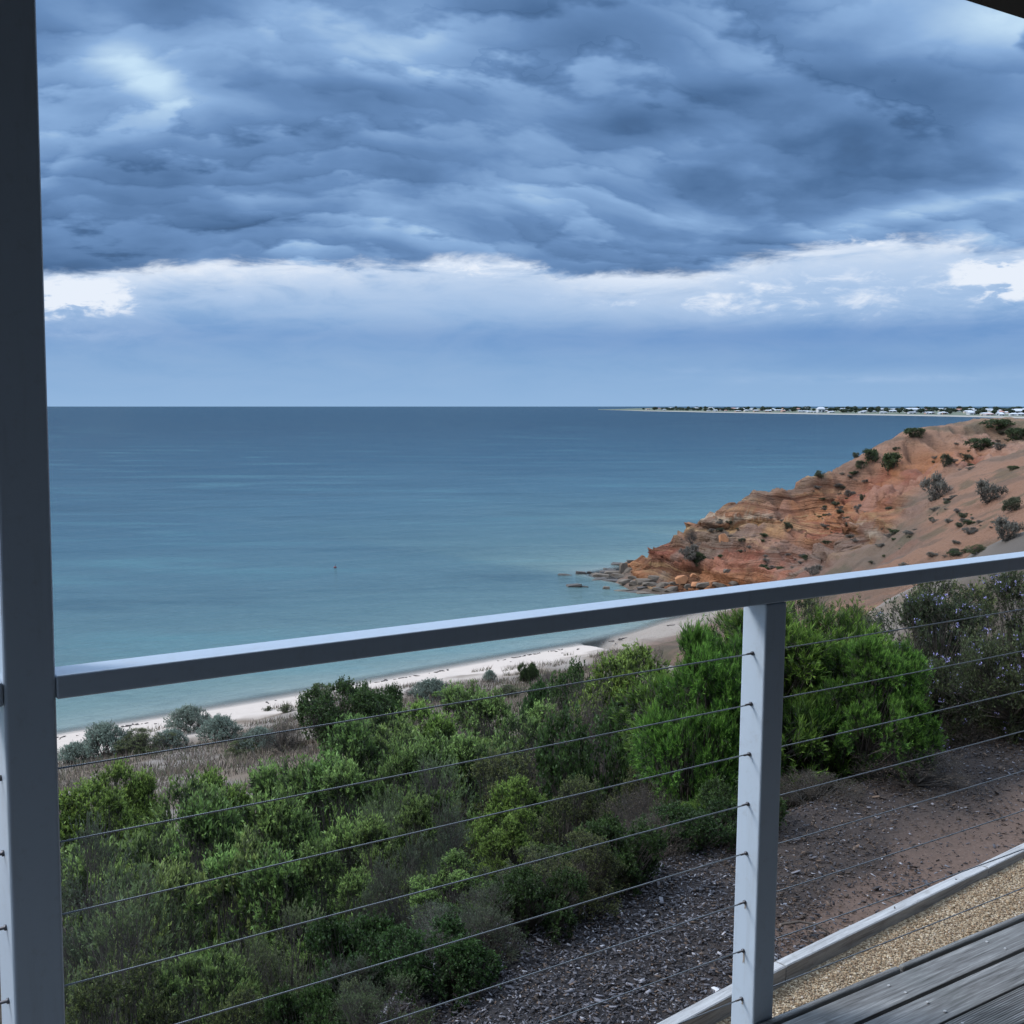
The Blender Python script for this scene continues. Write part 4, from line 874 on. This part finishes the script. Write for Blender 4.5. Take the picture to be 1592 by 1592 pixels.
def edge_bush(kind, px, pybase, wpx, hpx, label):
    p = at_z(px, pybase, 17.68); W = wpx/F*p[1]; y = p[1]+W*.35; x = p[0]*y/p[1]; Hh = hpx/F*p[1]; gz = ground_z(x, y)
    return put(kind, x, y, min(gz, 17.68)-.03, W, Hh+.03, label, 'shrubs on the slope below the deck')
for rec in RIM: edge_bush(*rec)
def hit(px, py, y0=30.0, y1=220.0):
    d = ray(px, py); y = y0
    while y < y1:
        t = y/d[1]
        if CZ+d[2]*t < max(ground_z(d[0]*t, y), 0.0): break
        y += 0.4
    return d[0]*y/d[1], y
def far_bush(kind, px, pybase, wpx, hpx, label, group):
    x, y = hit(px, pybase); W = wpx/F*y; Hh = hpx/F*y; gz = ground_z(x, y+W*.3); return put(kind, x, y+W*.3, gz-.05*Hh, W, Hh*1.1, label, group)
for rec in DUNE: far_bush(*rec, 'shrubs on the dune behind the beach')
for rec in HEAD: far_bush(*rec, 'shrubs on the red headland')
k = 0; rr_ = random.Random(5)
last = (1300, 800)
while k < 190:
    px, py = (rr_.uniform(1060, 1592), rr_.uniform(690, 905)) if rr_.random() < .4 else (last[0]+rr_.gauss(0, 14), last[1]+rr_.gauss(0, 8))
    if not 1060 < px < 1592: continue
    ridge = np.interp(px, [a[0] for a in RIDGE], [a[1] for a in RIDGE])
    if py < ridge+22 or py > 930-(px-1000)*0.11: continue
    x, y = hit(px, py); last = (px, py); s_ = rr_.uniform(.2, .7); gz = ground_z(x, y); kd = rr_.choice([('scrub', 0), ('scrub', 1), ('scrub', 1), ('scrub', 2)])
    put(kd, x, y, gz-.05, s_*1.5, s_*.6, 'small dry scrub tuft dotted on the bare slope of the red headland', 'scrub tufts on the headland slope'); k += 1
# dry grass on the dune flat and the slope
n = 110000; sx_ = rng.uniform(2, 60, n); qq = rng.uniform(28, 57, n); x = UX*sx_+NX*qq; y = UY*sx_+NY*qq
sel = (y > 20) & (x > -0.36*y) & (x < 0.25*y) & (fbm(x/2.2, y/2.2, 0, 3, 141) > -0.75+1.3*sstep(46, 55, NX*x+NY*y)); x, y = x[sel], y[sel]; n = len(x)
z = H0(x, y)+bumpy(x, y); hgt = rng.uniform(.08, .40, n); a = rng.uniform(0, 2*PI, n); ln = rng.normal(0, .35, (n, 2)); wv = np.stack([np.cos(a), np.sin(a)], -1)*.022
V = np.stack([np.stack([x-wv[:, 0], y-wv[:, 1], z-.02], -1), np.stack([x+wv[:, 0], y+wv[:, 1], z-.02], -1), np.stack([x+ln[:, 0]*hgt, y+ln[:, 1]*hgt, z+hgt], -1)], 1)
cc = np.array([(.17, .13, .105), (.125, .10, .085), (.22, .18, .14), (.10, .105, .06)])[rng.choice(4, n)]*rng.uniform(.8, 1.2, (n, 1))
prop(link('dry_grass', mesh_np('dry_grass', V.reshape(-1, 3), np.arange(n*3).reshape(-1, 3), 3, M['grass'], np.repeat(cc, 3, 0))), 'brown dry grass and low twigs covering the flat behind the dune shrubs', 'grass', kind='stuff')

# ------------------------------------------------------------------ rocks off the point
def rock_mesh(name, seed, mat, flat=.35):
    r = random.Random(seed); bm = bmesh.new()
    for i in range(26):
        v = Vector((r.gauss(0, 1), r.gauss(0, 1), r.gauss(0, 1))).normalized(); k_ = r.uniform(.75, 1.05)
        bm.verts.new((max(-.85, min(.85, v.x*1.1))*k_, max(-.7, min(.7, v.y))*k_*.8, max(-.6, min(.55, v.z*1.1))*flat))
    bmesh.ops.convex_hull(bm, input=bm.verts[:]); bmesh.ops.delete(bm, geom=[v for v in bm.verts if not v.link_faces], context='VERTS')
    me = bpy.data.meshes.new(name); bm.to_mesh(me); bm.free(); me.materials.append(mat); return me
RM = {c: [rock_mesh('rock', 100+i*7+ord(c), M[m_], f) for i, f in enumerate((.25, .35, .5, .3))] for c, m_ in (('b', 'rock'), ('d', 'rock_dark'), ('o', 'rock_orange'))}
ORD = 'first second third fourth fifth sixth seventh eighth ninth tenth eleventh twelfth thirteenth fourteenth fifteenth sixteenth seventeenth eighteenth nineteenth twentieth'.split()
def rock_rank(rec): return ORD[sorted([a_ for a_ in ROCKS if a_[4] == rec[4] and not a_[5]]).index(rec)]
for i, (px, py, wpx, hpx, tone, lb) in enumerate(ROCKS):
    rec = ROCKS[i]
    x_, y_ = hit(px, py+hpx*.3); p = (x_, y_); W = wpx/F*p[1]; Hh = hpx/F*p[1]
    ri = rs.randrange(4); fl_ = (.25, .35, .5, .3)[ri]; o = bpy.data.objects.new('shore_rock', RM[tone][ri]); C.objects.link(o); gz = max(ground_z(p[0], p[1]), -0.25)
    o.location = (p[0], p[1]+W*.3, gz+Hh*.25); o.scale = (W*.6, W*.5, Hh*.6/(.6*fl_)); o.rotation_euler = (rs.uniform(-.12, .12), rs.uniform(-.12, .12), rs.uniform(-.5, .5)+(PI if i % 2 else 0))
    prop(o, lb or {'d': 'dark wet slab', 'b': 'pale brown slab', 'o': 'small orange fallen block'}[tone]+', '+rock_rank(rec)+' of its kind from the open water end', 'rock', 'rocks at the foot of the headland')

# ------------------------------------------------------------------ far town on its low spit
coast = [(900, 635.4), (1000, 638.2), (1100, 640.3), (1200, 642.0), (1300, 643.7), (1400, 645.3), (1500, 647.2), (1592, 649.5), (1700, 652.5)]
CW = np.array([at_z(a, b_+0.9, 0.0) for a, b_ in coast]); cxs = np.array([c_[0] for c_ in coast], float)
tn = np.linspace(0, 1, 220); pxs = 930+tn*780; cy = np.interp(pxs, cxs, CW[:, 1])
rows = [(0, -0.5), (18, 1.2), (60, 3.0), (140, 5.5), (500, 7.5), (1500, 8.5), (4200, 7.0), (4400, -1)]
V = []; colr = []
for px_i, y0 in zip(pxs, cy):
    tip_ = float(sstep(930, 1030, px_i))
    for (dd_, hh) in rows:
        yy_ = y0+dd_*(0.06+0.94*tip_); dv = ray(px_i, 640); V.append((dv[0]/dv[1]*yy_, yy_, hh*(0.25+0.75*tip_) if hh > 0 else hh))
        colr.append((.27, .25, .225) if dd_ < 50 else (.10, .115, .085))
V = np.array(V); nr = len(rows); idx = np.arange(len(V)).reshape(-1, nr); quad = np.stack([idx[:-1, :-1], idx[1:, :-1], idx[1:, 1:], idx[:-1, 1:]], -1).reshape(-1, 4)
prop(link('far_shore', mesh_np('far_shore', V, quad, 4, M['grass'], np.array(colr))), kind='structure')
def town_z(px, dd_): return float(np.interp(dd_, [r_[0] for r_ in rows], [r_[1] for r_ in rows]))*(0.25+0.75*float(sstep(930, 1030, px)))
wallc = {'white': (.44, .45, .46), 'cream': (.42, .38, .32), 'grey': (.42, .43, .44), 'brick': (.34, .22, .17)}; roofc = {'pale': (.38, .40, .43), 'grey': (.26, .28, .31), 'red': (.30, .14, .10)}
def simple_mat(name, c_): m_, nt_, b_ = new_mat(name); nt_.links.new(mixc(nt_, noise(nt_, coord(nt_), 0.4, 2)*0.15, tuple(c_), (.2, .2, .2)), b_.inputs['Base Color']); b_.inputs['Roughness'].default_value = .8; return m_
WM = {k_: simple_mat(k_+'_wall', v) for k_, v in wallc.items()}; RFM = {k_: simple_mat(k_+'_roof', v) for k_, v in roofc.items()}; GM = simple_mat('window_glass', (.03, .04, .05))
HP = {}
for wn_ in wallc:
    for rn_ in roofc:
        bm = bmesh.new(); box_bm(bm, -7, 7, -5, 5, 0, 4.2); wme = bpy.data.meshes.new('house_wall'); bm.to_mesh(wme); bm.free(); wme.materials.append(WM[wn_])
        bm = bmesh.new(); vs = [bm.verts.new(v) for v in ((-7.6, -5.6, 4.2), (7.6, -5.6, 4.2), (7.6, 5.6, 4.2), (-7.6, 5.6, 4.2), (-4, 0, 6.3), (4, 0, 6.3))]
        for f in ((0, 1, 5, 4), (2, 3, 4, 5), (1, 2, 5), (3, 0, 4), (3, 2, 1, 0)): bm.faces.new([vs[i] for i in f])
        rme = bpy.data.meshes.new('house_roof'); bm.to_mesh(rme); bm.free(); rme.materials.append(RFM[rn_])
        bm = bmesh.new(); box_bm(bm, -5, -1.5, -5.05, -4.9, 1.2, 3); box_bm(bm, 1, 5.5, -5.05, -4.9, .6, 3); gme = bpy.data.meshes.new('house_window'); bm.to_mesh(gme); bm.free(); gme.materials.append(GM)
        HP[wn_, rn_] = (wme, rme, gme)
rt = random.Random(23)
def where(px): return 'near the far spit tip' if px < 1120 else 'middle of the far shore' if px < 1330 else 'far shore above the red headland' if px < 1480 else 'far shore near the right edge'
def town_house(px, dd_, wn_, rn_, sc_, label):
    y0 = float(np.interp(px, cxs, CW[:, 1]))+dd_; dv = ray(px, 640); r_ = empty('seaside_house', (dv[0]/dv[1]*y0, y0, town_z(px, dd_)-.3), rt.uniform(-.5, .3), sc_)
    prop(r_, label, 'house', 'houses of the far seaside town')
    for nm, me_ in zip(('wall', 'roof', 'window'), HP[wn_, rn_]): link(nm, me_, r_)
for k in range(120):
    px = 1006+rt.random()**0.85*600; row = rt.choice([0, 0, 1, 1, 2, 2, 3]); dd_ = [70, 170, 420, 900][row]*rt.uniform(.9, 1.25)
    wn_ = rt.choice(['white', 'white', 'white', 'cream', 'grey', 'brick']); rn_ = rt.choice(['pale', 'pale', 'grey', 'grey', 'red']); big = 1.35 if row > 1 else 1.0
    sc_ = (rt.uniform(.6, 1.4)*big, 1.0*big, rt.uniform(.6, 1.0)*big)
    town_house(px, dd_, wn_, rn_, sc_, f'{wn_} walled {rn_} roofed house, {["beachfront", "second", "third", "rearmost"][row]} row, {where(px)}')
town_house(1276, 90, 'white', 'pale', (1.3, 1.3, 2.3), 'bright white box of a house, tallest on the middle of the far beachfront')
town_house(1150, 150, 'white', 'pale', (2.2, 1.3, 1.6), 'long bright white building behind the beach left of the tall white one')
town_house(1419, 200, 'white', 'pale', (2.6, 1.4, 1.7), 'wide bright white building on the far shore over the headland slope')
town_house(1585, 160, 'white', 'pale', (2.2, 1.4, 1.5), 'long white roofed building at the far right end of the town')
def tree_meshes(seed, col):
    r = np.random.default_rng(seed); ncl = 150; d = unit(r.normal(0, 1, (ncl, 3))); cen = np.array([0, 0, .62])+d*r.uniform(.3, 1, (ncl, 1))*np.array([.62, .62, .36])
    cen = np.repeat(cen, 5, 0)+r.normal(0, .06, (ncl*5, 3)); w1 = unit(r.normal(0, 1, cen.shape))*.11; w2 = unit(np.cross(w1, r.normal(0, 1, cen.shape)))*.07
    V = np.stack([cen-w1, cen+w2, cen+w1, cen-w2], 1).reshape(-1, 3); cc_ = np.repeat(np.array(col)[None]*r.uniform(.7, 1.3, (len(cen), 1)), 4, 0)
    p0 = np.array([[0, 0, -.05], [0, 0, .35], [0, 0, .35], [0, 0, .35]], float); p1 = np.array([[0, 0, .35], [.3, .1, .7], [-.25, .1, .7], [0, -.2, .75]], float)
    V2, F2 = tubes((p0, p1, np.array([.05, .035, .035, .03]), np.array([.04, .015, .015, .012])), 5)
    return mesh_np('crown', V, np.arange(len(V)).reshape(-1, 4), 4, M['leaf'], cc_), mesh_np('trunk', V2, F2, 4, M['bark'])
TM = [tree_meshes(31, (.035, .055, .03)), tree_meshes(32, (.05, .065, .04)), tree_meshes(33, (.025, .045, .03))]
for k in range(270):
    if k < 60: px = rt.gauss(1065, 26) if k % 3 else rt.gauss(1125, 22)
    else: px = 1012+rt.random()**.8*600
    row = rt.choice([1, 2, 2, 3, 3]) if k >= 60 else 1; dd_ = [0, 120, 330, 1100][row]*rt.uniform(.7, 1.35); y0 = float(np.interp(px, cxs, CW[:, 1]))+dd_; dv = ray(px, 640); i = rt.randrange(3)
    hgt = rt.uniform(6.5, 10.5)*(1.15 if row == 3 else 1); r_ = empty('town_tree', (dv[0]/dv[1]*y0, y0, town_z(px, dd_)-.3), rt.uniform(0, 6), (hgt*rt.uniform(.8, 1.5), hgt*.9, hgt))
    prop(r_, f'{["dark green", "grey green", "deep green"][i]} tree among the far town houses {where(px)}', 'tree', 'trees of the far seaside town'); link('crown', TM[i][0], r_); link('trunk', TM[i][1], r_)

# ------------------------------------------------------------------ small things
p = at_z(521, 883, 0.0); o = prop(empty('mooring_buoy', (p[0], p[1], 0)), 'small dark red float alone on the open water', 'buoy')
bm = bmesh.new(); bmesh.ops.create_uvsphere(bm, u_segments=16, v_segments=10, radius=.2); [setattr(v.co, 'z', v.co.z*.75+.08) for v in bm.verts]; bm_obj('float', bm, simple_mat('dark_red_float', (.10, .03, .04)), o, True)
bm = tube_bm([(0, 0, .2), (.05, 0, .42), (.12, 0, .5)], .025, 8); bm_obj('handle', bm, simple_mat('black_handle', (.02, .02, .03)), o, True)
for px, py, sz_, cl, lb in ((722, 1537, .022, (.55, .57, .62), 'white stone on the mulch beneath the lower cables'), (1273, 1483, .014, (.6, .58, .52), 'white pebble on the gravel beside the timber edging'), (1111, 1524, .020, (.6, .6, .62), 'pale shell lying on the mulch just left of the middle post'), (913, 1402, .022, (.42, .42, .5), 'pale flake standing at the edge of the dark bushes')):
    z_ = 17.72; p = at_z(px, py, z_); bm = bmesh.new(); rr = random.Random(int(px))
    for i in range(14): v = Vector((rr.gauss(0, 1), rr.gauss(0, 1), rr.gauss(0, 1))).normalized(); bm.verts.new((v.x*sz_, v.y*sz_*.7, v.z*sz_*.55))
    bmesh.ops.convex_hull(bm, input=bm.verts[:]); gz = max(ground_z(p[0], p[1])+.008, PATHZ if px == 1273 else 0)
    o = bm_obj('stone', bm, simple_mat('pale_stone', cl), None, False, (p[0], p[1], gz+sz_*.3)); prop(o, lb, 'stone')
def twig(pxs_, z_, r_, lb, name='fallen_twig', cat='twig', mat='bark'):
    pts = [at_z(a, b_, z_+dz__) for a, b_, dz__ in pxs_]; c0 = pts[0]; bm = tube_bm([tuple(np.array(p_)-c0) for p_ in pts], [r_*(1-.6*i/len(pts)) for i in range(len(pts))], 6)
    prop(bm_obj(name, bm, M[mat], None, True, tuple(c0)), lb, cat)
twig([(1215, 1437, .01), (1243, 1433, .02), (1268, 1437, .02), (1290, 1451, .01)], 17.73, .006, 'dark fallen twig on the bare soil right of the middle post')
twig([(1375, 1398, .01), (1390, 1404, .03), (1391, 1412, .05)], 17.75, .005, 'short dark twig leaning on the timber edging')
twig([(178, 1184, .15), (192, 1180, .3), (206, 1183, .2), (214, 1188, .1)], 3.6, .09, 'dark curved driftwood log lying in the dry grass behind the dune shrubs', 'driftwood_log', 'driftwood')
twig([(820, 1043, .05), (800, 1047, .1), (790, 1050, .05)], 1.4, .05, 'thin grey driftwood stick on the upper beach', 'driftwood_stick', 'driftwood', 'greybark')
# seaweed wrack on the sand
n = 900; s_ = rng.uniform(15, 85, n); q_ = 61.2+rng.normal(0, .35, n)+fbm(s_/5, 0, 0, 2, 151)*.8; q_[::4] = rng.uniform(57.5, 62, len(q_[::4])); x = UX*s_+NX*q_; y = UY*s_+NY*q_
sel = (vnoise(s_/1.6, q_/.8, 0, 153) > .3) & (rng.uniform(0, 1, n) < .5); x, y = x[sel], y[sel]; z = H0(x, y)+bumpy(x, y)+.02; n = len(x); L = rng.uniform(.08, .45, n)
me = scatter('seaweed', np.stack([x, y, z], -1), np.stack([L, L*.35, np.full(n, .03)], -1), .1, np.tile([.05, .04, .035], (n, 1)), M['chips']); prop(link('seaweed', me), 'dark scraps of seaweed strewn along the pale beach', 'seaweed', kind='stuff')
